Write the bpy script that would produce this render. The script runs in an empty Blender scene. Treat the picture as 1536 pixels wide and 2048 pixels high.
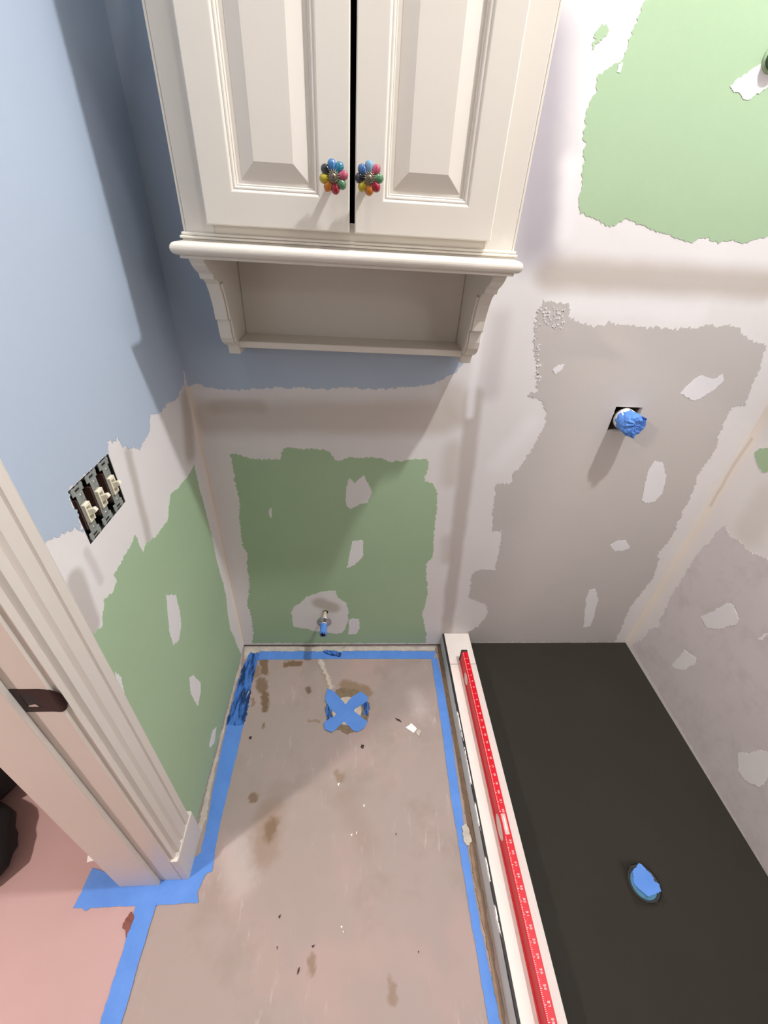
import bpy, bmesh, math, random
from mathutils import Vector, Matrix, noise
from mathutils.geometry import delaunay_2d_cdt
random.seed(7)
S = bpy.context.scene
C = S.collection

# ---------------------------------------------------------------- camera, world, lights, exposure
cam_d = bpy.data.cameras.new('camera'); cam = bpy.data.objects.new('camera', cam_d); C.objects.link(cam)
R0 = Vector((0.99763, -0.04440, 0.05266)); R1 = Vector((0.01728, -0.57850, -0.81550)); R2 = Vector((0.06667, 0.81447, -0.57636))
M = Matrix((( R0.x, -R1.x, -R2.x, 0.4821), (R0.y, -R1.y, -R2.y, -1.2112), (R0.z, -R1.z, -R2.z, 1.6), (0, 0, 0, 1)))
cam.matrix_world = M
cam_d.sensor_fit = 'VERTICAL'; cam_d.sensor_height = 24.0; cam_d.sensor_width = 18.0
cam_d.lens = 847.62 / 2048 * 24.0
cam_d.clip_start = 0.02
S.camera = cam

w = bpy.data.worlds.new('world'); S.world = w; w.use_nodes = True
w.node_tree.nodes['Background'].inputs[0].default_value = (0.9, 0.92, 1.0, 1)
w.node_tree.nodes['Background'].inputs[1].default_value = 0.12

def area(name, loc, rot, sx, sy, power, col, shape='RECTANGLE'):
    d = bpy.data.lights.new(name, 'AREA'); d.shape = shape; d.size = sx; d.size_y = sy; d.energy = power; d.color = col
    o = bpy.data.objects.new(name, d); o.location = loc; o.rotation_euler = rot; C.objects.link(o); return o
area('shower_downlight', (1.445, -0.782, 3.30), (0, 0, 0), 0.10, 0.10, 57.0, (0.97, 0.98, 1.0), 'DISK')
area('vanity_downlight', (0.50, -0.64, 3.30), (0, 0, 0), 0.10, 0.10, 7.0, (1.0, 0.98, 0.96), 'DISK')
area('added_fill_bar', (1.70, -1.95, 2.05), (math.radians(90), 0, math.radians(62)), 0.6, 0.14, 4.0, (0.97, 0.98, 1.0))  # unseen bar lamp, added as soft fill from the front right
area('hall_downlight', (-1.18, -1.66, 2.55), (0, 0, 0), 0.14, 0.14, 56.0, (1.0, 0.90, 0.86), 'DISK')

S.view_settings.view_transform = 'Standard'; S.view_settings.look = 'None'
S.view_settings.gamma = 1.0; S.view_settings.use_curve_mapping = False
S.view_settings.exposure = -0.09

# ---------------------------------------------------------------- materials
def lin(c):
    return tuple(((v / 255) / 12.92 if v / 255 <= 0.04045 else ((v / 255 + 0.055) / 1.055) ** 2.4) for v in c) + (1.0,)
class NT:
    def __init__(s, name):
        s.m = bpy.data.materials.new(name); s.m.use_nodes = True; s.t = s.m.node_tree; s.n = s.t.nodes; s.l = s.t.links
        s.b = s.n['Principled BSDF']; s.co = s.n.new('ShaderNodeTexCoord').outputs['Object']
    def noise(s, scale, detail=3, rough=0.5, vec=None):
        n = s.n.new('ShaderNodeTexNoise'); n.inputs['Scale'].default_value = scale; n.inputs['Detail'].default_value = detail
        n.inputs['Roughness'].default_value = rough; s.l.new(vec or s.co, n.inputs['Vector']); return n
    def math(s, op, a, b=None, clamp=False):
        n = s.n.new('ShaderNodeMath'); n.operation = op; n.use_clamp = clamp
        for i, v in enumerate((a, b)):
            if v is None: continue
            if isinstance(v, (int, float)): n.inputs[i].default_value = v
            else: s.l.new(v, n.inputs[i])
        return n.outputs[0]
    def vmath(s, op, a, b):
        n = s.n.new('ShaderNodeVectorMath'); n.operation = op
        for i, v in enumerate((a, b)):
            if v is None: continue
            if isinstance(v, tuple): n.inputs[i].default_value = v
            else: s.l.new(v, n.inputs[i])
        return n.outputs['Value'] if op == 'LENGTH' else n.outputs['Vector']
    def ramp(s, v, a, b, lo=0.0, hi=1.0):
        n = s.n.new('ShaderNodeMapRange'); n.interpolation_type = 'SMOOTHSTEP'
        n.inputs['From Min'].default_value = a; n.inputs['From Max'].default_value = b
        n.inputs['To Min'].default_value = lo; n.inputs['To Max'].default_value = hi
        s.l.new(v, n.inputs['Value']); return n.outputs[0]
    def mix(s, f, a, b):
        n = s.n.new('ShaderNodeMix'); n.data_type = 'RGBA'
        for k, v in ((0, f), (6, a), (7, b)):
            if isinstance(v, (int, float, tuple)): n.inputs[k].default_value = v
            else: s.l.new(v, n.inputs[k])
        return n.outputs[2]
    def bump(s, h, strength, dist=0.002):
        n = s.n.new('ShaderNodeBump'); n.inputs['Strength'].default_value = strength; n.inputs['Distance'].default_value = dist
        s.l.new(h, n.inputs['Height']); s.l.new(n.outputs[0], s.b.inputs['Normal'])
    def color(s, c):
        if isinstance(c, tuple): s.b.inputs['Base Color'].default_value = c
        else: s.l.new(c, s.b.inputs['Base Color'])
    def set(s, rough=0.5, metal=0.0, spec=0.5, coat=0.0):
        s.b.inputs['Roughness'].default_value = rough; s.b.inputs['Metallic'].default_value = metal
        s.b.inputs['Specular IOR Level'].default_value = spec; s.b.inputs['Coat Weight'].default_value = coat
    def blob(s, a, b, r, soft, vec, plane):
        """capsule mask between wall points a, b (2D in the wall plane)"""
        to3 = {'B': lambda p: (p[0], 0, p[1]), 'L': lambda p: (0, p[0], p[1]), 'R': lambda p: (0, p[0], p[1]), 'F': lambda p: (p[0], p[1], 0)}[plane]
        A = Vector(to3(a)); Bv = Vector(to3(b)); d = Bv - A; L = max(d.length, 1e-5); u = d / L
        rel = s.vmath('SUBTRACT', vec, tuple(A))
        dt = s.n.new('ShaderNodeVectorMath'); dt.operation = 'DOT_PRODUCT'; s.l.new(rel, dt.inputs[0]); dt.inputs[1].default_value = tuple(u)
        t = s.math('MINIMUM', s.math('MAXIMUM', dt.outputs['Value'], 0.0), L)
        sc = s.n.new('ShaderNodeVectorMath'); sc.operation = 'SCALE'; sc.inputs[0].default_value = tuple(u); s.l.new(t, sc.inputs['Scale'])
        dist = s.vmath('LENGTH', s.vmath('SUBTRACT', rel, sc.outputs['Vector']), None)
        return s.ramp(dist, max(r - soft / 2, 0), r + soft / 2, 1.0, 0.0)

def plain(name, rgb, rough=0.5, metal=0.0, var=0.06, scale=12, bump=0.0, bscale=200, coat=0.0, spec=0.5):
    t = NT(name); c = lin(rgb); n = t.noise(scale, 4)
    d = tuple(v * (1 - var) for v in c[:3]) + (1,); e = tuple(min(v * (1 + var), 1) for v in c[:3]) + (1,)
    t.color(t.mix(n.outputs[0], d, e)); t.set(rough, metal, spec, coat)
    if bump: t.bump(t.noise(bscale, 2).outputs[0], bump)
    return t.m

def flat_plane_vec(t, plane, wob=0.0, wscale=25):
    """object coordinates with the wall-normal axis flattened and the outline made irregular"""
    mask = {'B': (1, 0, 1), 'L': (0, 1, 1), 'R': (0, 1, 1), 'F': (1, 1, 0)}[plane]
    v = t.co
    if wob:
        n = t.noise(wscale, 3)
        v = t.vmath('ADD', v, t.vmath('MULTIPLY', t.vmath('SUBTRACT', n.outputs['Color'], (0.5, 0.5, 0.5)), (wob, wob, wob)))
    return t.vmath('MULTIPLY', v, mask)

def compound(name, plane, blobs, base=(226, 221, 219)):
    t = NT(name)
    n = t.noise(4, 4, 0.55)
    c = t.mix(n.outputs[0], lin(tuple(v - 7 for v in base)), lin(tuple(min(v + 6, 255) for v in base)))
    v = flat_plane_vec(t, plane, 0.02, 9)
    for a, b, r, soft, col, k in blobs:
        m = t.math('MULTIPLY', t.blob(a, b, r, soft, v, plane), k)
        c = t.mix(m, c, lin(col))
    t.color(c); t.set(0.75, spec=0.3)
    t.bump(t.noise(35, 4).outputs[0], 0.12, 0.004)
    return t.m

DAMP = (193, 183, 172); CREAM = (234, 220, 200); WHITE = (236, 232, 232); LILAC = (196, 188, 196)
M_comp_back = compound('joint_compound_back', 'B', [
    ((0.0380, 1.0757), (0.7335, 1.0994), 0.055, 0.06, DAMP, 0.75),
    ((0.0653, 1.1077), (0.1961, 1.1169), 0.02, 0.03, (178,166,152), 0.5),
    ((0.7616, 1.1708), (0.8014, 1.1098), 0.04, 0.05, DAMP, 0.6),
    ((0.8287, 1.1732), (0.8923, 0.1035), 0.026, 0.026, (184,174,166), 0.75),
    ((0.7881, 0.9909), (0.7961, 0.8792), 0.03, 0.05, DAMP, 0.5),
    ((0.8240, 0.6206), (0.8340, 0.5217), 0.022, 0.04, DAMP, 0.5),
    ((0.9644, 1.4978), (1.5561, 1.4974), 0.035, 0.05, (186,176,165), 0.85),  # damp band, its colour deepened to tone down the lamp's glare here
    ((0.8440, 1.8821), (0.9076, 1.5646), 0.06, 0.10, (160,152,162), 0.8),  # lilac compound, colour darkened further to offset the strong downlight
    ((0.8010, 1.4030), (0.8245, 1.1106), 0.012, 0.02, WHITE, 0.8),
    ((0.8597, 1.3810), (0.8707, 1.1899), 0.03, 0.05, (190,182,182), 0.5),
    ((0.9502, 1.7093), (0.9789, 1.5785), 0.02, 0.04, WHITE, 0.7),
    ((0.9858, 1.4234), (1.4075, 1.4178), 0.02, 0.03, WHITE, 0.6),
    ((1.0188, 1.0844), (0.9375, 0.9405), 0.03, 0.05, WHITE, 0.6),
    ((-0.0035, 1.1603), (-0.0057, 0.0283), 0.012, 0.022, CREAM, 0.7),
    ((1.7634, 1.1836), (1.7540, 0.0556), 0.012, 0.024, CREAM, 0.5),
    ((0.3427, 0.2833), (0.3931, 0.2536), 0.030, 0.03, (184,172,162), 0.8)])
M_comp_left = compound('joint_compound_left', 'L', [
    ((-0.3816, 1.1562), (-0.4157, 0.9451), 0.014, 0.022, (188,180,172), 0.85),
    ((-0.6587, 1.0537), (-0.6696, 0.9493), 0.022, 0.016, (188,180,174), 0.85),
    ((-0.6094, 1.0737), (-0.6065, 1.0026), 0.010, 0.014, (196,186,186), 0.6),
    ((-0.0321, 1.1401), (-0.0820, 1.0091), 0.035, 0.05, (176,164,148), 0.7),
    ((-0.0086, 1.1634), (-0.0141, 0.0467), 0.012, 0.022, CREAM, 0.6)])
M_comp_right = compound('joint_compound_right', 'R', [
    ((-0.0115, 1.1764), (-0.0080, 0.0550), 0.022, 0.034, CREAM, 0.5),
    ((-0.0130, 1.0624), (-0.0100, 0.8056), 0.004, 0.014, (176,164,152), 0.4),
    ((-0.1778, 0.9392), (-0.1854, 0.8281), 0.05, 0.06, (208,202,196), 0.7)])

def board(name, base, var, wall_scale=3.0, mott=0.0, c2=None):
    t = NT(name)
    n = t.noise(wall_scale, 4, 0.55); n2 = t.noise(60, 3)
    lo = lin(tuple(max(v - var, 0) for v in base)); hi = lin(tuple(min(v + var, 255) for v in base))
    c = t.mix(n.outputs[0], lo, hi)
    if mott:
        m = t.ramp(t.noise(14, 5, 0.65).outputs[0], 0.45, 0.72)
        c = t.mix(t.math('MULTIPLY', m, mott), c, lin(c2))
    c = t.mix(t.math('MULTIPLY', t.ramp(n2.outputs[0], 0.35, 0.75), 0.15), c, hi)
    t.color(c); t.set(0.7, spec=0.3); t.bump(t.noise(320, 2).outputs[0], 0.10, 0.001)
    return t.m
M_green = board('green_board_paper', (164, 188, 153), 6)
M_greyboard = board('grey_board_paper', (194, 187, 182), 5)
M_greyboard_r = board('grey_board_paper_scuffed', (208, 201, 201), 6, 5, 0.5, (188, 182, 178))
M_blue = board('pale_blue_paint', (175, 188, 204), 3)
M_hallwall = plain('hall_paint', (205, 195, 188), 0.7)
M_roomwall = plain('room_paint', (112, 106, 102), 0.7)
M_ceil = plain('ceiling_paint', (232, 230, 226), 0.8)
M_spot = compound('spackle', 'B', [], (228, 225, 226))
M_trimpaint = plain('cream_trim_paint', (218, 209, 199), 0.35, var=0.03, scale=5, bump=0.05, bscale=40)
M_cab = plain('cream_cabinet_paint', (225, 218, 206), 0.38, var=0.03, scale=4, bump=0.04, bscale=60)
M_cabin = plain('cabinet_interior', (40, 32, 28), 0.8)
M_dark = plain('dark_cavity', (46, 38, 32), 0.9, var=0.7, scale=45)
M_black = plain('black_membrane', (30, 28, 28), 0.6)
M_blacktxt = plain('black_cloth', (17, 16, 18), 0.85, var=0.3, scale=18)
M_steel = plain('galvanised_steel', (160, 164, 161), 0.4, 0.35, var=0.3, scale=160)
M_screw = plain('bright_screw', (205, 205, 200), 0.25, 0.9)
M_ivory = plain('ivory_plastic', (236, 228, 204), 0.35, var=0.02)
M_brownbody = plain('brown_wire_jacket', (74, 50, 42), 0.5)
M_chrome = plain('chrome', (190, 192, 196), 0.18, 1.0, var=0.03)
M_pipe = plain('cream_plastic_pipe', (224, 212, 186), 0.4)
M_white = plain('white_paper', (244, 242, 238), 0.7, var=0.02)
M_brownchip = plain('brown_chip', (120, 66, 54), 0.6, var=0.25, scale=60)
M_bronze = plain('dark_bronze', (42, 28, 26), 0.35, 0.8, var=0.2)
M_mud = plain('brown_mud', (128, 108, 86), 0.9, var=0.45, scale=60, bump=0.5, bscale=80)
M_fibre = plain('brown_fibre_debris', (146, 122, 100), 0.95, var=0.4, scale=40, bump=0.6, bscale=60)
M_residue = plain('pale_adhesive_residue', (190, 180, 168), 0.85, var=0.35, scale=30, bump=0.4, bscale=60)
M_curbside = plain('grey_curb_board', (206, 207, 203), 0.7, var=0.08, scale=18)
M_red = plain('red_anodised', (204, 8, 30), 0.4, 0.0, var=0.05, spec=0.25)
M_vial = plain('frosted_vial', (206, 176, 170), 0.2, var=0.1)

def tape_mat():
    t = NT('blue_masking_tape')
    n = t.noise(14, 4, 0.6); 
    c = t.mix(n.outputs[0], lin((72, 120, 196)), lin((100, 148, 222)))
    f = t.noise(90, 2); c = t.mix(t.math('MULTIPLY', f.outputs[0], 0.12), c, lin((120, 165, 235)))
    t.color(c); t.set(0.6, spec=0.3); t.bump(t.noise(40, 3).outputs[0], 0.25, 0.003); return t.m
M_tape = tape_mat()
def tape_dirty():
    t = NT('mud_smeared_masking_tape')
    mp = t.n.new('ShaderNodeMapping'); mp.inputs['Scale'].default_value = (30, 7, 1); mp.inputs['Rotation'].default_value = (0, 0, 0.12); t.l.new(t.co, mp.inputs[0])
    m = t.ramp(t.noise(1.6, 4, 0.6, mp.outputs[0]).outputs[0], 0.42, 0.58)
    c = t.mix(m, lin((72, 120, 196)), lin((30, 58, 104)))
    m2 = t.ramp(t.noise(2.4, 4, 0.6, mp.outputs[0]).outputs[0], 0.62, 0.67); c = t.mix(m2, c, lin((170, 160, 148)))
    t.color(c); t.set(0.7, spec=0.2); t.bump(t.noise(50, 4).outputs[0], 0.5, 0.004); return t.m
M_tape_d = tape_dirty()

def top_mat():
    t = NT('white_curb_board')
    c = t.mix(t.noise(7, 5, 0.6).outputs[0], lin((230, 216, 207)), lin((240, 231, 223)))
    m = t.ramp(t.noise(38, 4, 0.7).outputs[0], 0.70, 0.76)
    c = t.mix(t.math('MULTIPLY', m, 0.7), c, lin((70, 62, 58)))
    t.color(c); t.set(0.6); t.bump(t.noise(60, 3).outputs[0], 0.15); return t.m
M_top = top_mat()

def floor_mat():
    t = NT('beige_floor_protection_board')
    v = flat_plane_vec(t, 'F', 0.034, 42)
    st = t.n.new('ShaderNodeMapping'); st.inputs['Scale'].default_value = (13, 3, 1); t.l.new(t.co, st.inputs[0])
    n = t.noise(2.2, 4, 0.6)
    c = t.mix(n.outputs[0], lin((154, 138, 131)), lin((168, 152, 145)))
    sc = t.ramp(t.noise(3.5, 5, 0.7, st.outputs[0]).outputs[0], 0.55, 0.75)
    sc2 = t.ramp(t.noise(5, 3).outputs[0], 0.45, 0.65)
    c = t.mix(t.math('MULTIPLY', t.math('MULTIPLY', sc, sc2), 0.6), c, lin((206, 196, 191)))
    gr = t.ramp(t.noise(4.5, 4, 0.6).outputs[0], 0.5, 0.7)
    pk = t.ramp(t.noise(2.6, 3, 0.6).outputs[0], 0.5, 0.68)
    c = t.mix(t.math('MULTIPLY', pk, 0.55), c, lin((178, 150, 143)))
    c = t.mix(t.math('MULTIPLY', gr, 0.45), c, lin((142, 126, 116)))
    B1 = (112, 86, 58); B2 = (136, 112, 90)
    for a, b, r, soft, col, k in [
        ((0.0989, -0.0696), (0.1142, -0.1305), 0.016, 0.012, B1, 0.85), ((0.1064, -0.1767), (0.1199, -0.2059), 0.020, 0.014, B1, 0.8),
        ((0.1307, -0.2321), (0.1460, -0.2950), 0.014, 0.010, B1, 0.9), ((0.0723, -0.1062), (0.0855, -0.1419), 0.013, 0.014, B2, 0.8),
        ((0.0889, -0.2487), (0.0931, -0.2696), 0.008, 0.010, B2, 0.8), ((0.1481, -0.3482), (0.1502, -0.3597), 0.005, 0.006, B1, 0.8),
        ((0.1955, -0.0901), (0.2546, -0.0881), 0.012, 0.010, B1, 0.9), ((0.3032, -0.2124), (0.3060, -0.2212), 0.010, 0.008, (100,76,60), 0.8),
        ((0.2354, -0.6691), (0.2301, -0.7021), 0.018, 0.022, (100,78,50), 0.9), ((0.2227, -0.6413), (0.2247, -0.7400), 0.040, 0.05, B2, 0.5),
        ((0.1584, -0.5982), (0.1596, -0.6041), 0.014, 0.010, B1, 0.75), ((0.4312, -0.5278), (0.4492, -0.5473), 0.010, 0.014, B2, 0.7),
        ((0.4547, -0.1963), (0.5327, -0.2239), 0.028, 0.018, (140,116,92), 0.9), ((0.3173, -0.3354), (0.3524, -0.3457), 0.007, 0.008, B2, 0.7),
        ((0.3860, -0.9783), (0.3877, -0.9963), 0.008, 0.012, B2, 0.8), ((0.5937, -1.0302), (0.5949, -1.0512), 0.011, 0.012, B2, 0.7),
        ((0.3376, -0.0586), (0.3936, -0.2023), 0.008, 0.012, (214,204,190), 0.6), ((0.3209, -0.0661), (0.3786, -0.1909), 0.004, 0.008, (150,130,112), 0.6),
        ((0.4632, -0.6116), (0.5364, -0.7365), 0.03, 0.05, (146,124,112), 0.35), ((0.6222, -0.4542), (0.6003, -0.5299), 0.002, 0.004, (160,138,120), 0.4),
        ((0.7366, -0.2396), (0.7499, -0.3037), 0.03, 0.06, (190,178,172), 0.5), ((0.1348, -0.7374), (0.1660, -0.8091), 0.04, 0.06, (192,180,175), 0.45)]:
        m = t.math('MULTIPLY', t.blob(a, b, r, soft, v, 'F'), k); c = t.mix(m, c, lin(col))
    t.color(c); t.set(0.62, spec=0.35); t.bump(t.noise(9, 4).outputs[0], 0.15, 0.006); return t.m
M_floor = floor_mat()
def hall_mat():
    t = NT('pink_rosin_paper')
    c = t.mix(t.noise(3, 4, 0.6).outputs[0], lin((178, 146, 142)), lin((192, 160, 156)))
    t.color(c); t.set(0.7, spec=0.3); t.bump(t.noise(7, 4).outputs[0], 0.2, 0.006); return t.m
M_hall = hall_mat()
def pan_mat():
    t = NT('dark_waterproof_mortar')
    c = t.mix(t.noise(3, 5, 0.6).outputs[0], lin((42, 38, 32)), lin((51, 47, 40)))
    t.color(c); t.set(0.75, spec=0.2); t.bump(t.noise(120, 4).outputs[0], 0.10, 0.002); return t.m
M_pan = pan_mat()

# ---------------------------------------------------------------- mesh helpers
def link(name, bm, mats, parent=None, smooth=False, loc=None):
    me = bpy.data.meshes.new(name); bm.normal_update(); bm.to_mesh(me); bm.free()
    for m in (mats if isinstance(mats, (list, tuple)) else [mats]): me.materials.append(m)
    if smooth:
        for p in me.polygons: p.use_smooth = True
    o = bpy.data.objects.new(name, me); C.objects.link(o)
    if parent: o.parent = parent
    if loc: o.location = loc
    return o
def tag(o, label, cat, group=None):
    o['label'] = label; o['category'] = cat
    if group: o['group'] = group
    return o
def empty(name, loc, label, cat, group=None):
    o = bpy.data.objects.new(name, None); o.empty_display_size = 0.05; C.objects.link(o); o.location = loc
    return tag(o, label, cat, group)
def part(name, bm, mats, root, smooth=False):
    """mesh given in world coordinates, parented to root (whose offset is taken out)"""
    off = Vector((0, 0, 0)); r = root
    while r is not None: off += r.location; r = r.parent
    for v in bm.verts: v.co -= off
    return link(name, bm, mats, root, smooth)
def struct(name, bm, mats, parent=None, smooth=False):
    o = link(name, bm, mats, parent, smooth); 
    if parent is None: o['kind'] = 'structure'
    return o
def box(x0, x1, y0, y1, z0, z1, bevel=0.0, seg=2, bm=None):
    b = bmesh.new()
    vs = [b.verts.new((x, y, z)) for x in (x0, x1) for y in (y0, y1) for z in (z0, z1)]
    for f in ((0,1,3,2),(4,6,7,5),(0,4,5,1),(2,3,7,6),(0,2,6,4),(1,5,7,3)): b.faces.new([vs[i] for i in f])
    bmesh.ops.recalc_face_normals(b, faces=b.faces)
    if bevel: bmesh.ops.bevel(b, geom=list(b.edges), offset=bevel, segments=seg, profile=0.5, affect='EDGES')
    if bm is None: return b
    join(bm, b); return bm
def join(bm, b):
    mp = {v: bm.verts.new(v.co) for v in b.verts}
    for f in b.faces:
        nf = bm.faces.new([mp[v] for v in f.verts]); nf.material_index = f.material_index; nf.smooth = f.smooth
    b.free()
def cyl(c, axis, r0, r1, length, n=24, cap=True, bm=None, rings=None):
    """lathe along axis from c; rings = [(t, r)] optional"""
    own = bm is None; bm = bm or bmesh.new()
    ax = Vector(axis).normalized(); u = ax.orthogonal().normalized(); v = ax.cross(u)
    prof = rings or [(0, r0), (length, r1)]
    loops = []
    for t, r in prof:
        loops.append([bm.verts.new(Vector(c) + ax * t + (u * math.cos(2*math.pi*i/n) + v * math.sin(2*math.pi*i/n)) * r) for i in range(n)])
    for a, b in zip(loops, loops[1:]):
        for i in range(n): bm.faces.new((a[i], a[(i+1) % n], b[(i+1) % n], b[i]))
    if cap: bm.faces.new(list(reversed(loops[0]))); bm.faces.new(loops[-1])
    return bm
def jag(pts, seg, amp, rnd, closed=True):
    """ragged outline: subdivide and displace sideways with layered noise"""
    out = []; n = len(pts); ph = rnd.random() * 100; s = 0.0
    for i in range(n if closed else n - 1):
        a = Vector(pts[i]); b = Vector(pts[(i+1) % n]); d = b - a; L = d.length
        if L < 1e-6: continue
        k = max(1, int(L / seg)); nr = Vector((-d.y, d.x)) / L
        for j in range(k):
            p = a + d * (j / k); e = amp * (noise.noise((ph + (s + L*j/k) * 28, 3.1, 0)) + 0.8 * noise.noise((ph + (s + L*j/k) * 95, 7.7, 0)) + 0.9 * noise.noise((ph + (s + L*j/k) * 190, 1.7, 0)) + 0.6 * noise.noise((ph + (s + L*j/k) * 420, 5.2, 0)))
            edge = min(j, k - j) / max(1, k) if k > 1 else 0
            out.append(tuple(p + nr * e * (1.0 if k > 1 else 0.3)))
        s += L
    return out
MAP = {'B': lambda p, h: Vector((p[0], -h, p[1])), 'L': lambda p, h: Vector((h, p[0], p[1])),
       'R': lambda p, h: Vector((1.75 - h, p[0], p[1])), 'F': lambda p, h: Vector((p[0], p[1], h)), 'C': lambda p, h: Vector((p[0], p[1], h))}
def patch(plane, pts, h0, h1, seg=0.006, amp=0.002, wav=0.0, hole=None):
    """thin raised sheet with the outline pts on a wall or floor, from height h0 to h1"""
    rnd = random.Random(int(sum(p[0] * 977 + p[1] * 331 for p in pts) * 100) % 99991)
    q = jag(pts, seg * 0.42, amp * 2.4, rnd) if seg else list(pts)
    n = len(q); edges = [(i, (i+1) % n) for i in range(n)]; pts2 = [Vector(p) for p in q]
    if hole:
        u0, u1, v0, v1 = hole; pts2 += [Vector(p) for p in ((u0, v0), (u1, v0), (u1, v1), (u0, v1))]
        edges += [(n, n+1), (n+1, n+2), (n+2, n+3), (n+3, n)]
    vs, es, fs, _, _, _ = delaunay_2d_cdt(pts2, edges, [list(range(n))], 1, 1e-7)
    if hole:
        def inside(f):
            cx = sum(vs[i].x for i in f) / len(f); cy = sum(vs[i].y for i in f) / len(f); return u0 < cx < u1 and v0 < cy < v1
        fs = [f for f in fs if not inside(f)]
    bm = bmesh.new(); f3 = MAP[plane]
    top = [bm.verts.new(f3(p, h1 + (wav * noise.noise((p[0]*40, p[1]*40, 2)) if wav else 0))) for p in vs]
    for f in fs: bm.faces.new([top[i] for i in f])
    rim = [e for e in bm.edges if e.is_boundary]
    low = {}
    for e in rim:
        for v in e.verts:
            if v not in low: low[v] = bm.verts.new(f3(vs[top.index(v)], h0))
    for e in rim: a, b = e.verts; bm.faces.new((a, b, low[b], low[a]))
    loose = [v for v in bm.verts if not v.link_faces]
    bmesh.ops.delete(bm, geom=loose, context='VERTS')
    bmesh.ops.recalc_face_normals(bm, faces=bm.faces)
    # the open sheet must face away from the surface
    out = f3((0, 0), 1) - f3((0, 0), 0); s_ = sum(f.normal.dot(out) * f.calc_area() for f in bm.faces)
    if s_ < 0: bmesh.ops.reverse_faces(bm, faces=bm.faces)
    return bm
def slab(plane, us, vs, holes, t0, t1):
    """wall slab with rectangular openings; t0 room side, t1 back side (offset along the outward axis)"""
    bm = bmesh.new(); cache = {}
    if plane == 'B': f = lambda u, v, t: (u, t, v)
    else: f = lambda u, v, t: (t, u, v)
    def V(i, j, t):
        k = (i, j, t)
        if k not in cache: cache[k] = bm.verts.new(f(us[i], vs[j], t))
        return cache[k]
    fill = lambda i, j: 0 <= i < len(us)-1 and 0 <= j < len(vs)-1 and (i, j) not in holes
    for i in range(len(us)-1):
        for j in range(len(vs)-1):
            if not fill(i, j): continue
            for t in (t0, t1): bm.faces.new((V(i,j,t), V(i+1,j,t), V(i+1,j+1,t), V(i,j+1,t)))
            for di, dj, a, b in ((-1,0,(i,j),(i,j+1)), (1,0,(i+1,j),(i+1,j+1)), (0,-1,(i,j),(i+1,j)), (0,1,(i,j+1),(i+1,j+1))):
                if not fill(i+di, j+dj): bm.faces.new((V(*a,t0), V(*b,t0), V(*b,t1), V(*a,t1)))
    bmesh.ops.recalc_face_normals(bm, faces=bm.faces); return bm
def prism(profile, axis, a, b, bevel=0.0):
    """closed 2D profile extruded along an axis: 'x' -> profile (y,z); 'z' -> (x,y); 'y' -> (x,z)"""
    f = {'x': lambda p, t: (t, p[0], p[1]), 'z': lambda p, t: (p[0], p[1], t), 'y': lambda p, t: (p[0], t, p[1])}[axis]
    bm = bmesh.new(); A = [bm.verts.new(f(p, a)) for p in profile]; Bv = [bm.verts.new(f(p, b)) for p in profile]; n = len(profile)
    fa = bm.faces.new(A); fb = bm.faces.new(Bv)
    for i in range(n): bm.faces.new((A[i], A[(i+1)%n], Bv[(i+1)%n], Bv[i]))
    bmesh.ops.recalc_face_normals(bm, faces=bm.faces)
    if bevel: bmesh.ops.bevel(bm, geom=[e for e in bm.edges if e.calc_face_angle(0) > 0.5], offset=bevel, segments=1, affect='EDGES')
    return bm

# ---------------------------------------------------------------- the room shell
CEIL = 3.32; XR = 1.75; YF = -2.85; GAP = 0.012
sx0, sx1, sz0, sz1 = 1.2716, 1.3567, 1.0725, 1.153            # opening round the shower valve
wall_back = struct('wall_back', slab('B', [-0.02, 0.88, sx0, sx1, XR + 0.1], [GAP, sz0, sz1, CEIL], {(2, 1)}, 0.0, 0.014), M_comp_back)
by0, by1, bz0, bz1 = -0.591, -0.450, 1.076, 1.190              # opening round the switch box
JY = -0.803; DY0, DY1 = -0.790, -1.62                                        # doorway
wall_left = struct('wall_left', slab('L', [YF, DY1, DY0, by0, by1, 0.0], [GAP, bz0, bz1, 2.05, CEIL], {(1,0),(1,1),(1,2),(3,1)}, 0.0, -0.014), M_comp_left)
wall_right = struct('wall_right', box(XR, XR + 0.1, YF, 0.0, 0.0, CEIL), M_comp_right)
struct('wall_front', box(-0.014, XR + 0.1, YF - 0.1, YF, 0.0, CEIL), M_roomwall)
struct('ceiling', box(-0.165, XR + 0.1, YF - 0.1, 0.1, CEIL, CEIL + 0.1), M_ceil)
struct('ceiling_hallway', box(-2.6, -0.166, YF - 0.1, 0.75, 2.6, 2.7), M_ceil)
DIV = -0.075
floor = struct('floor', box(DIV, XR + 0.1, YF, 0.1, -0.05, 0.0), M_floor)
struct('floor_hallway', box(-2.6, DIV, YF, 0.75, -0.05, 0.0), M_hall)
hb = box(-0.165, -0.155, YF, DY1, 0, CEIL); box(-0.165, -0.155, DY0, 0.75, 0, CEIL, bm=hb); box(-0.165, -0.155, DY1, DY0, 2.05, CEIL, bm=hb)
struct('wall_hall_right', hb, M_hallwall)
struct('wall_hall_left', box(-2.6, -2.5, YF, 0.75, 0, CEIL), M_hallwall)
struct('wall_hall_back', box(-2.5, -0.165, 0.65, 0.75, 0, CEIL), M_hallwall)
struct('wall_hall_front', box(-2.5, -0.165, YF - 0.1, YF, 0, CEIL), M_hallwall)
# framing plates seen as the dark gap under the boards
struct('trim_sole_plate_back', box(-0.02, XR + 0.1, 0.015, 0.10, 0.0, 0.04), M_dark)
sp = box(-0.14, -0.015, DY0 + 0.03, 0.0, 0.0, 0.04)
struct('trim_sole_plate_left', sp, M_dark)

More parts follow.
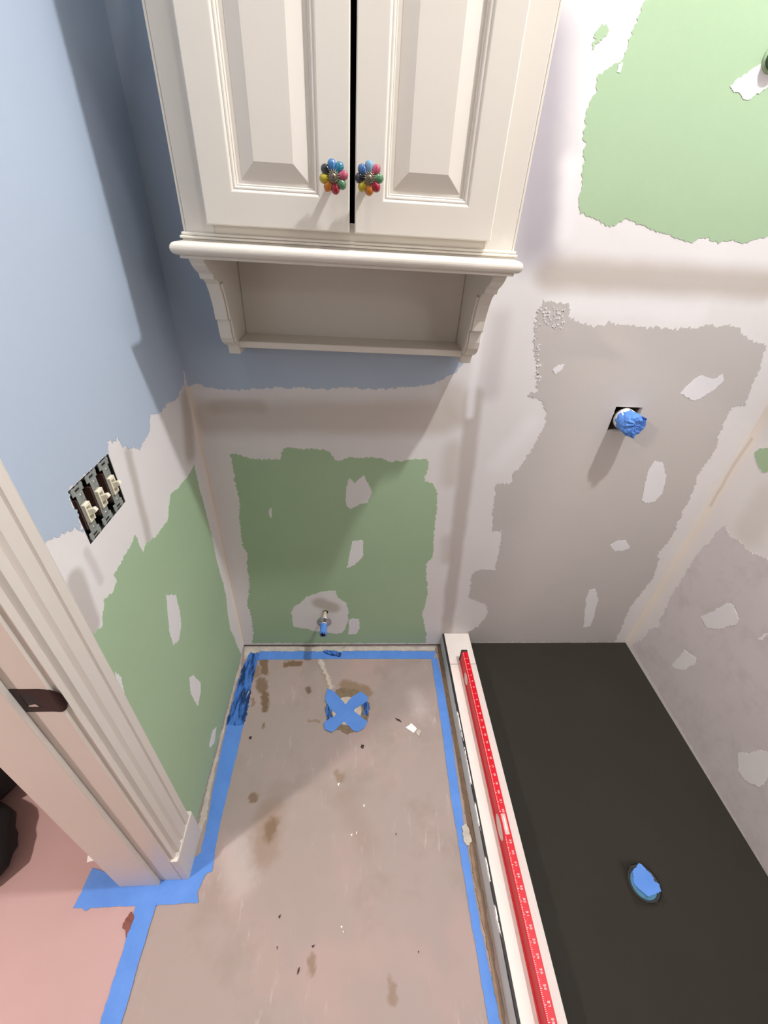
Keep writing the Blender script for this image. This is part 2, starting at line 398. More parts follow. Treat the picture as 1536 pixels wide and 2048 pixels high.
H1 = 0.0007; H2 = 0.0014
def sheet(parent, name, plane, pts, mat, h=H1, seg=0.006, amp=0.002, label=None, hole=None):
    o = part(name, patch(plane, pts, 0.0, h, seg, amp, hole=hole), mat, parent)
    if label: o['label'] = label
    return o
# back wall
sheet(wall_back, 'blue_paint', 'B', [(-0.006, 3.31)] + [(-0.0217, 1.1654), (-0.0044, 1.1689), (0.0148, 1.1754), (0.0351, 1.1733), (0.0749, 1.1632), (0.1449, 1.1629), (0.2022, 1.1709), (0.2591, 1.1745), (0.3445, 1.1762), (0.4018, 1.1754), (0.4450, 1.1829), (0.4884, 1.1786), (0.5755, 1.1819), (0.6478, 1.1934), (0.7055, 1.2015), (0.7259, 1.2140), (0.7359, 1.2259), (0.7566, 1.2339), (0.7737, 1.2544), (0.7855, 1.2702)] + [(0.765, 1.30), (0.76, 1.5), (0.75, 3.31)], M_blue, label='pale blue paint behind the cabinet')
sheet(wall_back, 'green_board', 'B', [(0.0845, 0.9523), (0.1008, 0.9581), (0.1228, 0.9499), (0.1447, 0.9399), (0.2150, 0.9401), (0.2390, 0.9444), (0.2529, 0.9801), (0.2887, 0.9829), (0.3041, 0.9799), (0.3790, 0.9821), (0.3976, 0.9704), (0.4162, 0.9441), (0.4609, 0.9508), (0.5248, 0.9599), (0.5734, 0.9522), (0.5903, 0.9400), (0.6703, 0.9569), (0.7112, 0.9562), (0.7169, 0.9061), (0.7100, 0.8925), (0.7087, 0.8731), (0.7384, 0.8660), (0.7601, 0.8285), (0.7667, 0.7769), (0.7678, 0.6665), (0.7786, 0.5464), (0.7574, 0.4949), (0.7819, 0.3297), (0.7741, 0.2082), (0.8018, 0.0936), (0.8099, 0.0206), (0.0391, 0.0246), (0.0501, 0.0789), (0.0579, 0.1760), (0.0492, 0.2673), (0.0754, 0.3949), (0.0726, 0.4611), (0.0862, 0.5368), (0.0727, 0.5847), (0.0766, 0.6761), (0.0882, 0.7822), (0.0865, 0.8608), (0.0865, 0.9346)], M_green, label='green board in the toilet alcove')
sheet(wall_back, 'grey_board', 'B', [(0.9640, 1.4284), (1.0310, 1.4315), (1.0512, 1.3894), (1.1098, 1.3819), (1.2084, 1.3837), (1.2955, 1.3810), (1.3747, 1.3819), (1.4214, 1.3904), (1.5044, 1.3992), (1.5417, 1.3852), (1.5858, 1.3605), (1.6363, 1.3518), (1.6466, 1.3399), (1.6793, 1.1726), (1.6435, 1.1633), (1.6430, 1.0879), (1.6636, 1.0172), (1.6510, 0.9215), (1.6746, 0.8188), (1.6675, 0.7749), (1.6821, 0.6832), (1.6847, 0.6349), (1.6688, 0.5717), (1.7055, 0.4514), (1.6902, 0.3352), (1.6754, 0.2736), (1.6927, 0.1018), (1.6941, 0.0233), (1.0159, 0.0267), (0.9868, 0.1033), (1.0358, 0.1436), (1.0556, 0.2245), (1.0366, 0.2773), (0.9852, 0.3012), (0.9572, 0.3160), (0.9434, 0.4437), (0.9737, 0.4764), (1.0349, 0.4717), (1.0302, 0.5875), (1.0216, 0.6712), (0.9857, 0.6635), (0.9705, 0.7380), (0.9662, 0.8024), (0.9570, 0.8636), (1.0032, 0.8747), (1.0113, 0.9140), (1.0432, 0.9896), (1.0562, 1.0344), (1.0673, 1.0943), (1.0485, 1.1502), (1.0288, 1.1651), (0.9963, 1.1717), (0.9868, 1.1790), (1.0130, 1.1952), (0.9974, 1.2533), (0.9727, 1.3079), (0.9590, 1.3600), (0.9554, 1.4099)], M_greyboard, amp=0.003, label='grey board round the shower valve', hole=(sx0, sx1, sz0, sz1))
sheet(wall_back, 'green_board', 'B', [(1.262, 2.2), (1.24, 2.1)] + [(1.0187, 1.9583), (1.0113, 1.9199), (1.0095, 1.8854), (1.0019, 1.8779), (0.9891, 1.8700), (0.9643, 1.8503), (0.9655, 1.8318), (0.9592, 1.7929), (0.9709, 1.7448), (0.9846, 1.6935), (0.9902, 1.6478), (1.0015, 1.6245), (1.0419, 1.6149), (1.0840, 1.6021), (1.1060, 1.6103), (1.1206, 1.6210), (1.1504, 1.6096), (1.1843, 1.6043), (1.2339, 1.5936), (1.2585, 1.5824), (1.3040, 1.5826), (1.3195, 1.5907), (1.3743, 1.5862), (1.4397, 1.5874), (1.4747, 1.5955), (1.5019, 1.6052)] + [(1.62, 1.60), (1.64, 2.0), (1.63, 2.2)], M_green, label='green board high on the wall right of the cabinet')
sheet(wall_back, 'green_board', 'B', [(0.9385, 1.8935), (0.9357, 1.9165), (0.9574, 1.9185), (0.9547, 1.9062), (0.9441, 1.8925)], M_green, amp=0.004, seg=0.004)
for pts in ([(1.2515, 1.8551), (1.2627, 1.8648), (1.2812, 1.8807), (1.3102, 1.8984), (1.3408, 1.8916), (1.3307, 1.8538), (1.3026, 1.8344), (1.2806, 1.8432)], [(1.0004, 1.8598), (1.0024, 1.8765), (1.0115, 1.8749), (1.0087, 1.8603)],
            [(1.0414, 1.2550), (1.0519, 1.2696), (1.0734, 1.2719), (1.0664, 1.2560), (1.0521, 1.2439)], [(1.4541, 1.2008), (1.4732, 1.2425), (1.4903, 1.2551), (1.5409, 1.2481), (1.5561, 1.2635), (1.5718, 1.2433), (1.5504, 1.2152), (1.5253, 1.1862), (1.5032, 1.1823)],
            [(1.4950, 0.8146), (1.4773, 0.8869), (1.4687, 0.9361), (1.4730, 0.9707), (1.5049, 0.9659), (1.5389, 0.9185), (1.5583, 0.8478), (1.5476, 0.8094), (1.5134, 0.8022)], [(1.4565, 0.6064), (1.4728, 0.6265), (1.5063, 0.6319), (1.5410, 0.5952), (1.5169, 0.5797), (1.4888, 0.5742)],
            [(1.5124, 0.1262), (1.4640, 0.3036), (1.4566, 0.3634), (1.4804, 0.3694), (1.5167, 0.3038), (1.5356, 0.1931), (1.5392, 0.1364)],
            [(0.4483, 0.8409), (0.4614, 0.8802), (0.4748, 0.8593), (0.5073, 0.8909), (0.5197, 0.8624), (0.5359, 0.8291), (0.5221, 0.7819), (0.4965, 0.7750), (0.4622, 0.7532), (0.4483, 0.7698)], [(0.4723, 0.6101), (0.5088, 0.6154), (0.5143, 0.5427), (0.4830, 0.4916), (0.4524, 0.4783), (0.4635, 0.5544)],
            [(0.4616, 0.1762), (0.4764, 0.1889), (0.5041, 0.1826), (0.5072, 0.1276), (0.4927, 0.0843), (0.4599, 0.0843)], [(0.1839, 0.7430), (0.1933, 0.7516), (0.1893, 0.7111), (0.1830, 0.7174)]):
    sheet(wall_back, 'spackle_patch', 'B', pts, M_spot, H2, 0.004, 0.0012)
sheet(wall_back, 'spackle_patch', 'B', [(0.2236, 0.2319), (0.2398, 0.2591), (0.2657, 0.2830), (0.2834, 0.3123), (0.3448, 0.3442), (0.4088, 0.3531), (0.4143, 0.3130), (0.4488, 0.2838), (0.4593, 0.2232), (0.4553, 0.1602), (0.4338, 0.0945), (0.4011, 0.0879), (0.3687, 0.0947), (0.3151, 0.1048), (0.2836, 0.1181), (0.2479, 0.1279), (0.2232, 0.1377), (0.2228, 0.1918)], M_comp_back, H2, 0.005, 0.0015, 'round compound patch behind the supply stub')
# small torn bits of bare grey paper in the compound at the corner of the grey board
rt = random.Random(3)
for k in range(70):
    u, v_ = rt.random(), rt.random()
    if k < 46: a, b, c_ = (0.9548, 1.4172), (1.0311, 1.4182), (0.9656, 1.3667)
    else: a, b, c_ = (0.9524, 1.3851), (0.9695, 1.3833), (0.9977, 1.2244)
    cx = a[0] + (b[0]-a[0])*u + (c_[0]-a[0])*v_; cz = a[1] + (b[1]-a[1])*u + (c_[1]-a[1])*v_; r = rt.uniform(0.0012, 0.0042); ph = rt.random()*6
    sheet(wall_back, 'spackle_crumb', 'B', [(cx + r*math.cos(t*1.047 + ph)*rt.uniform(.4, 1.5), cz + r*math.sin(t*1.047 + ph)*rt.uniform(.4, 1.2)) for t in range(6)], M_spot, 0.0016, 0)
# left wall
sheet(wall_left, 'blue_paint', 'L', [(-0.6863, 1.1492), (-0.6719, 1.1514), (-0.6554, 1.1462), (-0.6314, 1.1398), (-0.6067, 1.1314)] + [(-0.5935, 1.108), (-0.593, 1.192), (-0.470, 1.192)] + [(-0.4484, 1.1907), (-0.4380, 1.2124), (-0.4259, 1.2000), (-0.4055, 1.1989), (-0.3955, 1.1806), (-0.3722, 1.1632), (-0.3526, 1.1557), (-0.3375, 1.1396), (-0.3184, 1.1485), (-0.2784, 1.1546), (-0.2531, 1.1845), (-0.2286, 1.1768), (-0.1939, 1.1729), (-0.1502, 1.1739), (-0.1179, 1.1696), (-0.0831, 1.1662), (-0.0566, 1.1774), (-0.0231, 1.1798)] + [(0.006, 1.236), (0.006, 3.31), (-0.696, 3.31)], M_blue, amp=0.0025, label='pale blue paint above the switch box')
sheet(wall_left, 'green_board', 'L', [(-0.6885, 0.9474), (-0.6724, 0.9315), (-0.6489, 0.9244), (-0.6187, 0.9611), (-0.5903, 0.9521), (-0.5674, 0.9642), (-0.5670, 0.9777), (-0.5139, 0.9843), (-0.4589, 0.9943), (-0.4540, 0.9380), (-0.4300, 0.9493), (-0.3892, 0.9313), (-0.3113, 0.9263), (-0.2640, 0.9721), (-0.1408, 0.9516), (-0.0787, 0.9579), (-0.0788, 0.9060), (-0.0765, 0.8312), (-0.0720, 0.7188), (-0.0717, 0.6455), (-0.0779, 0.5571), (-0.0669, 0.4581), (-0.0700, 0.3851), (-0.0896, 0.3185), (-0.1000, 0.2409), (-0.0795, 0.1571), (-0.0673, 0.0796)] + [(-0.05, GAP), (-0.697, GAP), (-0.698, 0.9)], M_green, amp=0.0015, label='green board beside the door casing')
for pts in ([(-0.4235, 0.7698), (-0.3850, 0.7294), (-0.3894, 0.6750), (-0.3993, 0.6349), (-0.4371, 0.6072), (-0.4694, 0.6279), (-0.4614, 0.6793)], [(-0.4498, 0.4511), (-0.4271, 0.4294), (-0.4052, 0.3566), (-0.4226, 0.3293), (-0.4558, 0.3091), (-0.4666, 0.3606), (-0.4657, 0.4123)], [(-0.4721, 0.0976), (-0.4254, 0.1057), (-0.4008, 0.0757), (-0.4412, 0.0516), (-0.4717, 0.0798)],
            [(-0.6938, 0.5771), (-0.6881, 0.5516), (-0.6812, 0.5036), (-0.6992, 0.4668), (-0.7046, 0.4395)], [(-0.6765, 0.8124), (-0.6674, 0.7867), (-0.6788, 0.7452), (-0.6888, 0.7337)]):
    sheet(wall_left, 'spackle_patch', 'L', pts, M_spot, H2, 0.004, 0.0012)
# right wall
sheet(wall_right, 'grey_board', 'R', [(-0.0587, 0.0460), (-0.0395, 0.0600), (-0.0732, 0.1487), (-0.0664, 0.2001), (-0.1008, 0.2547), (-0.0871, 0.3069), (-0.0733, 0.3954), (-0.0740, 0.4526), (-0.0719, 0.5650), (-0.0773, 0.6517), (-0.0994, 0.7854), (-0.1371, 0.7671), (-0.1958, 0.7784), (-0.2273, 0.7712), (-0.2845, 0.7941)] + [(-0.62, 0.82), (-1.3, 0.80), (-2.0, 0.8), (-2.0, 0.021)] + [(-0.8388, 0.0237)], M_greyboard_r, amp=0.003, label='scuffed grey board above the shower floor')
for pts in ([(-0.2224, 0.4519), (-0.2473, 0.5201), (-0.2664, 0.5789), (-0.2871, 0.5894), (-0.3304, 0.5651), (-0.3304, 0.5402), (-0.3012, 0.4816), (-0.2629, 0.4455)], [(-0.2394, 0.1900), (-0.2457, 0.2937), (-0.2971, 0.3126), (-0.3064, 0.2923), (-0.2910, 0.2326), (-0.2614, 0.1958)], [(-0.6182, 0.1653), (-0.5870, 0.2168), (-0.6086, 0.2531), (-0.6174, 0.2976), (-0.6412, 0.3322), (-0.6756, 0.2982), (-0.6858, 0.2047), (-0.6495, 0.1683)], [(-0.4107, 0.5704), (-0.4133, 0.6026), (-0.4254, 0.6129), (-0.4209, 0.5786)]):
    sheet(wall_right, 'spackle_patch', 'R', pts, M_spot, H2, 0.004, 0.0015)
sheet(wall_right, 'green_board', 'R', [(-0.0494, 1.0362), (-0.0600, 1.0557), (-0.0945, 1.0766), (-0.1421, 1.0249), (-0.1121, 0.9988), (-0.0836, 1.0097)], M_green, amp=0.001)

# ---------------------------------------------------------------- door casing and jamb
struct('trim_door_casing', prism([(0.0, -0.697), (0.017, -0.697), (0.018, -0.700), (0.018, -0.718), (0.0125, -0.7205), (0.0165, -0.7235), (0.019, -0.751), (0.012, -0.757), (0.017, -0.762), (0.0185, -0.780), (0.0095, -0.7845), (0.012, -0.789), (0.010, -0.797), (0.0, -0.797)], 'z', 0.14, 2.12), M_trimpaint)
struct('trim_door_plinth', prism([(0.0, -0.684), (0.018, -0.684), (0.021, -0.687), (0.021, -0.803), (0.0, -0.803)], 'z', 0.0, 0.15, 0.002), M_trimpaint)
struct('trim_door_jamb', box(-0.172, 0.0, JY, DY0, 0.0, 2.05), M_trimpaint)
struct('trim_door_stop', box(-0.168, -0.058, JY - 0.011, JY, 0.0, 2.04, 0.002), M_trimpaint)
struct('trim_hall_casing', prism([(-0.165, -0.69), (-0.19, -0.69), (-0.19, -0.795), (-0.172, -0.802), (-0.165, -0.802)], 'z', 0.0, 2.12), M_trimpaint)
strike = empty('strike_plate', (-0.035, JY, 0.925), 'dark bronze strike plate let into the cream door jamb', 'strike plate')
def strike_plate():
    z0, z1 = 0.893, 0.957; y = JY - 0.0012
    bm = bmesh.new()
    us = [-0.0575, -0.048, -0.026, -0.014]; vs = [z0, z0 + 0.014, z1 - 0.016, z1]
    def f(u, v, t): return (u, t, v)
    cache = {}
    def V(i, j, t):
        if (i, j, t) not in cache: cache[(i, j, t)] = bm.verts.new((us[i], t, vs[j]))
        return cache[(i, j, t)]
    for i in range(3):
        for j in range(3):
            if (i, j) == (1, 1): continue
            bm.faces.new((V(i,j,y), V(i+1,j,y), V(i+1,j+1,y), V(i,j+1,y)))
    for a, b in (((1,1),(2,1)), ((2,1),(2,2)), ((2,2),(1,2)), ((1,2),(1,1)), ((0,0),(3,0)), ((0,3),(3,3)), ((0,0),(0,3))):
        bm.faces.new((V(*a, y), V(*b, y), V(*b, JY + 0.0), V(*a, JY + 0.0)))
    # lip that curls round the jamb edge
    n = 8; prev = None
    for k in range(n + 1):
        a = k / n; x = -0.014 + 0.026 * a; yy = y + 0.010 * max(0, a - 0.45) ** 2
        hz = (z1 - z0) / 2 * math.sqrt(max(0.0, 1 - (max(0, a - 0.25) / 0.75) ** 2.4) * 0.86 + 0.14); zc = (z0 + z1) / 2 - 0.004 * a
        cur = (bm.verts.new((x, yy, zc - hz)), bm.verts.new((x, yy, zc + hz)), bm.verts.new((x, yy + 0.0022, zc - hz)), bm.verts.new((x, yy + 0.0022, zc + hz)))
        if prev:
            bm.faces.new((prev[0], cur[0], cur[1], prev[1])); bm.faces.new((prev[2], prev[3], cur[3], cur[2]))
            bm.faces.new((prev[1], cur[1], cur[3], prev[3])); bm.faces.new((prev[0], prev[2], cur[2], cur[0]))
        prev = cur
    bm.faces.new((prev[0], prev[2], prev[3], prev[1]))
    bmesh.ops.recalc_face_normals(bm, faces=bm.faces); return bm
part('plate', strike_plate(), M_bronze, strike)
part('latch_recess', box(-0.048, -0.026, JY - 0.0008, JY - 0.0002, 0.907, 0.941), M_black, strike)
part('latch_tongue', prism([(-0.046, 0.909), (-0.030, 0.909), (-0.034, 0.916), (-0.046, 0.912)], 'y', JY - 0.0016, JY - 0.0008), M_screw, strike)['label'] = 'bent bright metal tongue in the recess'

# ---------------------------------------------------------------- wall cabinet over the toilet bay
FX0, FX1, FY = 0.1566, 0.780, -0.26
CT = 2.18
cabinet = empty('wall_cabinet', (0.4677, 0.0, 1.28), 'cream two-door wall cabinet with open corbelled shelf above the toilet bay', 'cabinet')
def P(name, bm, mats=None, root=None, smooth=False): return part(name, bm, mats or M_cab, root or cabinet, smooth)
P('side_panel', box(FX0 + 0.003, FX0 + 0.019, FY + 0.018, -0.0016, 1.536, CT)); P('side_panel', box(FX1 - 0.019, FX1 - 0.003, FY + 0.018, -0.0016, 1.536, CT))
P('top_panel', box(FX0 - 0.015, FX1 + 0.015, FY - 0.02, -0.0016, CT, CT + 0.03, 0.004))
P('back_panel', box(0.187, 0.746, -0.012, -0.0016, 1.31, CT))
P('interior', box(FX0 + 0.0195, FX1 - 0.0195, -0.018, -0.0125, 1.537, CT - 0.001), M_cabin)
# face frame: stiles with a beaded outer edge, rails
def stile(x0, x1): return box(x0, x1, FY, FY + 0.018, 1.536, CT, 0.0012, 1)
for s, x0, x1 in ((0, FX0, 0.214), (1, 0.719, FX1)):
    o = P('face_stile', stile(x0 + (0.005 if s == 0 else 0), x1 - (0.005 if s == 1 else 0)))
    P('edge_bead', box(x0 if s == 0 else x1 - 0.0045, x0 + 0.0045 if s == 0 else x1, FY + 0.0012, FY + 0.018, 1.55, CT, 0.001, 1), None, None)
P('face_rail', box(0.214, 0.719, FY, FY + 0.018, 1.536, 1.580, 0.0008, 1))
P('face_rail', box(0.214, 0.719, FY, FY + 0.018, 2.12, CT, 0.0008, 1))
# base mouldings above the ledge
for z0, z1, e in ((1.5465, 1.5520, 0.004), (1.5420, 1.5465, 0.0070), (1.5370, 1.5420, 0.0035)):
    P('base_moulding', box(FX0 - e, FX1 + e, FY - e, -0.002, z0, z1, 0.0022, 3), smooth=False)
def ledge():
    bm = box(0.142, 0.7895, -0.305, -0.002, 1.5175, 1.5385, 0.0)
    es = [e for e in bm.edges if not any(abs(v.co.y + 0.002) < 1e-6 for v in e.verts) and abs(e.verts[0].co.z - e.verts[1].co.z) < 1e-6]
    es += [e for e in bm.edges if abs(e.verts[0].co.z - e.verts[1].co.z) < 1e-6 and abs(e.verts[0].co.y - e.verts[1].co.y) > 0.1]
    bmesh.ops.bevel(bm, geom=list(set(es)), offset=0.0100, segments=6, profile=0.5, affect='EDGES')
    box(0.153, 0.7785, -0.294, -0.002, 1.5120, 1.5180, 0.0015, 2, bm=bm)
    return bm
P('ledge', ledge())
def corbel(x0, x1, inner):
    pts = [(-0.0016, 1.512), (-0.266, 1.512), (-0.263, 1.506), (-0.254, 1.497), (-0.240, 1.488), (-0.222, 1.480), (-0.218, 1.470), (-0.203, 1.468),
           (-0.188, 1.458), (-0.177, 1.441), (-0.170, 1.423), (-0.165, 1.405), (-0.1625, 1.3825), (-0.1515, 1.3795), (-0.1505, 1.355), (-0.147, 1.340), (-0.138, 1.328), (-0.122, 1.319),
           (-0.104, 1.314), (-0.098, 1.308), (-0.094, 1.290), (-0.0016, 1.290)]
    bm = prism(pts, 'x', x0, x1, 0.0012)
    # raised strip along the inner edge
    ip = [(y + 0.004, z) for y, z in pts[8:18]]
    xa, xb = (x1, x1 + 0.005) if inner > 0 else (x0 - 0.005, x0)
    join(bm, prism(ip + [(y + 0.014, z + 0.003) for y, z in reversed(ip)], 'x', xa, xb, 0.001))
    return bm
P('corbel', corbel(0.158, 0.186, 1)); P('corbel', corbel(0.747, 0.775, -1))
P('open_shelf', box(0.186, 0.747, -0.100, -0.0016, 1.307, 1.3225, 0.002, 2))

def door(x0, x1, o0, o1):
    """frame with an opening; front face at y=-0.230"""
    yf = -0.280; zb, zt, ob, ot = 1.5660, 2.14, 1.6153, 2.085
    bm = bmesh.new()
    def ring(ax0, ax1, az0, az1, y): return [bm.verts.new(q) for q in ((ax0, y, az0), (ax1, y, az0), (ax1, y, az1), (ax0, y, az1))]
    outer_b = ring(x0, x1, zb, zt, yf + 0.019); outer_c = ring(x0, x1, zb, zt, yf + 0.002); outer_f = ring(x0 + 0.002, x1 - 0.002, zb + 0.002, zt - 0.002, yf)
    seq = [outer_b, outer_c, outer_f]
    for ins, dy in ((0, 0), (0.0015, 0.0005), (0.004, 0.003), (0.0055, 0.0026), (0.0075, 0.0028), (0.0095, 0.0058), (0.011, 0.0056), (0.0125, 0.0095)):
        seq.append(ring(o0 + ins, o1 - ins, ob + ins, ot - ins, yf + dy))
    for a, b in zip(seq, seq[1:]):
        for i in range(4): bm.faces.new((a[i], a[(i+1)%4], b[(i+1)%4], b[i]))
    bm.faces.new(list(reversed(outer_b)))
    bmesh.ops.recalc_face_normals(bm, faces=bm.faces)
    fr = P('door', bm)
    pm = bmesh.new(); bm = pm
    seq = []
    for ins, dy in ((0.0122, 0.0098), (0.019, 0.0096), (0.0195, 0.0090), (0.0425, 0.0012), (0.0435, 0.0008)):
        seq.append([pm.verts.new(q) for q in ((o0+ins, yf+dy, ob+ins), (o1-ins, yf+dy, ob+ins), (o1-ins, yf+dy, ot-ins), (o0+ins, yf+dy, ot-ins))])
    for a, b in zip(seq, seq[1:]):
        for i in range(4): pm.faces.new((a[i], a[(i+1)%4], b[(i+1)%4], b[i]))
    pm.faces.new(seq[-1]); bmesh.ops.recalc_face_normals(pm, faces=pm.faces)
    for f in pm.faces:
        if f.normal.y > 0.3: f.normal_flip()
    P('raised_panel', pm, None, fr)
    return fr
door(0.2066, 0.4618, 0.2569, 0.4099); door(0.4712, 0.7255, 0.5200, 0.6760)

# flower knobs
GLZ = {}
def glaze(k, rgb):
    if k not in GLZ: GLZ[k] = plain('glaze_' + k, rgb, 0.08, var=0.18, scale=70, coat=0.6)
    return GLZ[k]
PET = {'blue': (44, 104, 160), 'teal': (24, 112, 140), 'pink': (164, 70, 92), 'green': (78, 120, 84), 'crimson': (150, 16, 44), 'orange': (188, 108, 18), 'yellow': (176, 158, 34), 'black': (22, 24, 30), 'pale_blue': (108, 146, 172), 'mid_blue': (50, 94, 148)}
M_pewter = plain('aged_pewter', (120, 112, 96), 0.35, 0.85, var=0.5, scale=400)
def petal(c, ang):
    """teardrop petal in the knob plane (x, z), bulging toward -y"""
    bm = bmesh.new(); n = 10; rings = []
    prof = [(0.003, 0.0034), (0.007, 0.0048), (0.0115, 0.0064), (0.0160, 0.0074), (0.0200, 0.0068), (0.0228, 0.0044), (0.0242, 0.0010)]
    d = Vector((math.cos(ang), 0, math.sin(ang))); t = Vector((-math.sin(ang), 0, math.cos(ang))); y = Vector((0, -1, 0))
    for r, w_ in prof:
        ctr = Vector(c) + d * r + y * (0.004 - 0.10 * (r - 0.010))
        rings.append([bm.verts.new(ctr + t * w_ * math.cos(2*math.pi*i/n) + y * w_ * 0.78 * math.sin(2*math.pi*i/n)) for i in range(n)])
    for a, b in zip(rings, rings[1:]):
        for i in range(n): bm.faces.new((a[i], a[(i+1)%n], b[(i+1)%n], b[i]))
    bm.faces.new(rings[0]); bm.faces.new(rings[-1]); bmesh.ops.recalc_face_normals(bm, faces=bm.faces)
    return bm
def knob(cx, cz, a0, cols):
    stem = P('knob', cyl((cx, -0.2801, cz), (0, -1, 0), 0, 0, 0, 20, True, None, [(0, 0.009), (0.003, 0.009), (0.005, 0.006), (0.018, 0.006), (0.020, 0.011), (0.0245, 0.012), (0.026, 0.010)]), M_pewter, None, True)
    yk = -0.2801 - 0.024
    for k, cn in enumerate(cols):
        a = a0 - k * math.pi / 4
        P('petal', petal((cx, yk, cz), a), glaze(cn, PET[cn]), stem, True)['label'] = cn.replace('_', ' ') + ' glazed petal'
    bm = cyl((cx, yk - 0.0095, cz), (0, -1, 0), 0, 0, 0, 24, True, None, [(-0.004, 0.0078), (0.0004, 0.0078), (0.0012, 0.0058), (0.0008, 0.0048), (0.0028, 0.0040), (0.0042, 0.0022)])
    for k in range(16):
        a = 2*math.pi*k/16; d = Vector((math.cos(a), 0, math.sin(a)))
        cyl(Vector((cx, yk - 0.0100, cz)) + d * 0.0058, d + Vector((0, 0.3, 0)), 0.0009, 0.0006, 0.0050, 6, True, bm)
    P('boss', bm, M_pewter, stem, True)['label'] = 'ribbed pewter centre'
knob(0.4357, 1.6440, math.radians(100), ['blue', 'teal', 'pink', 'green', 'crimson', 'orange', 'yellow', 'black'])
knob(0.4951, 1.6455, math.radians(92), ['pale_blue', 'pink', 'green', 'crimson', 'orange', 'yellow', 'black', 'mid_blue'])

# ---------------------------------------------------------------- switch box with three toggle switches
jbx = empty('switch_box', (-0.03, -0.5205, 1.133), 'open dark three-gang switch box cut into the left wall', 'switch box')
def open_box(x0, x1, y0, y1, z0, z1, t, side):
    """open toward +x (side 'x') or -y (side 'y')"""
    bm = bmesh.new()
    if side == 'x':
        box(x0, x0 + t, y0, y1, z0, z1, bm=bm); box(x0 + t, x1, y0, y0 + t, z0, z1, bm=bm); box(x0 + t, x1, y1 - t, y1, z0, z1, bm=bm)
        box(x0 + t, x1, y0 + t, y1 - t, z0, z0 + t, bm=bm); box(x0 + t, x1, y0 + t, y1 - t, z1 - t, z1, bm=bm)
    else:
        box(x0, x1, y1 - t, y1, z0, z1, bm=bm); box(x0, x0 + t, y0, y1 - t, z0, z1, bm=bm); box(x1 - t, x1, y0, y1 - t, z0, z1, bm=bm)
        box(x0 + t, x1 - t, y0, y1 - t, z0, z0 + t, bm=bm); box(x0 + t, x1 - t, y0, y1 - t, z1 - t, z1, bm=bm)
    return bm
part('box_shell', open_box(-0.075, -0.0005, by0 + 0.001, by1 - 0.001, bz0 + 0.001, bz1 - 0.001, 0.002, 'x'), M_black, jbx)
for k in range(4):
    yy = -0.55 + 0.03 * k
    part('wire', cyl((-0.06, yy, bz1 - 0.03), (0.2, 0.3, -1), 0.003, 0.003, 0.06, 8), [M_brownbody, M_black][k % 2], jbx, True)
def switch(yc, label):
    r = empty('toggle_switch', (-0.004, yc, 1.133), label, 'switch', 'toggle switches in the three-gang box')
    X = 0.0006; zc = 1.133
    st = box(X - 0.0016, X, yc - 0.0105, yc + 0.0105, zc - 0.040, zc + 0.040, 0.0006, 1)
    part('strap', st, M_steel, r)
    for s in (-1, 1):
        e = bmesh.new()
        box(X - 0.0028, X - 0.0010, yc - 0.017, yc + 0.017, zc + s * 0.0395 if s > 0 else zc - 0.0535, zc + 0.0535 if s > 0 else zc - 0.0395, 0.0006, 1, bm=e)
        for q in (-1, 1): cyl((X - 0.0030, yc + q * 0.0125, zc + s * 0.0505), (1, 0, 0), 0.0052, 0.0052, 0.0022, 12, True, e)
        part('mounting_ear', e, M_steel, r)
        part('ear_slot', box(X - 0.0009, X - 0.0005, yc - 0.007, yc + 0.005, zc + s * 0.0475 - 0.0018, zc + s * 0.0475 + 0.0018), M_black, r)
        part('screw', cyl((X - 0.0004, yc + 0.0015, zc + s * 0.0345), (1, 0, 0), 0, 0, 0, 12, True, None, [(0, 0.0036), (0.001, 0.0034), (0.0017, 0.0018)]), M_screw, r, True)
        part('strap_bar', box(X - 0.0002, X + 0.0012, yc - 0.0095, yc + 0.0095, zc + s * 0.0225 - 0.0012, zc + s * 0.0225 + 0.0012, 0.0005, 1), M_screw, r)
    part('switch_body', box(X - 0.040, X - 0.002, yc - 0.0125, yc + 0.0125, zc - 0.031, zc + 0.031, 0.001, 1), M_brownbody, r)
    bz = bmesh.new()
    for q in ((-0.0085, -0.0055, -0.0185, 0.0185), (0.0055, 0.0085, -0.0185, 0.0185), (-0.0055, 0.0055, 0.0125, 0.0185), (-0.0055, 0.0055, -0.0185, -0.0125)):
        box(X - 0.001, X + 0.0055, yc + q[0], yc + q[1], zc + q[2], zc + q[3], 0.0004, 1, bm=bz)
    part('bezel', bz, M_ivory, r)
    tg = bmesh.new()
    d = Vector((0.89, 0, 0.45)); u = Vector((0, 1, 0)); v = d.cross(u)
    sec = [(0.0, 0.0052, 0.0062), (0.008, 0.0046, 0.0050), (0.017, 0.0042, 0.0042), (0.0195, 0.0036, 0.0034), (0.0205, 0.0022, 0.0020)]
    loops = [[tg.verts.new(Vector((X + 0.0005, yc, zc - 0.002)) + d * t + u * a * sy + v * b * sv) for sy, sv in ((-1,-1),(1,-1),(1,1),(-1,1))] for t, a, b in sec]
    for a, b in zip(loops, loops[1:]):
        for i in range(4): tg.faces.new((a[i], a[(i+1)%4], b[(i+1)%4], b[i]))
    tg.faces.new(loops[0]); tg.faces.new(loops[-1]); bmesh.ops.recalc_face_normals(tg, faces=tg.faces)
    part('toggle', tg, M_ivory, r)
switch(-0.5665, 'ivory toggle switch nearest the door casing in the open three-gang box')
switch(-0.5205, 'middle ivory toggle switch of the three in the open box')
switch(-0.4745, 'ivory toggle switch farthest from the door in the open three-gang box')

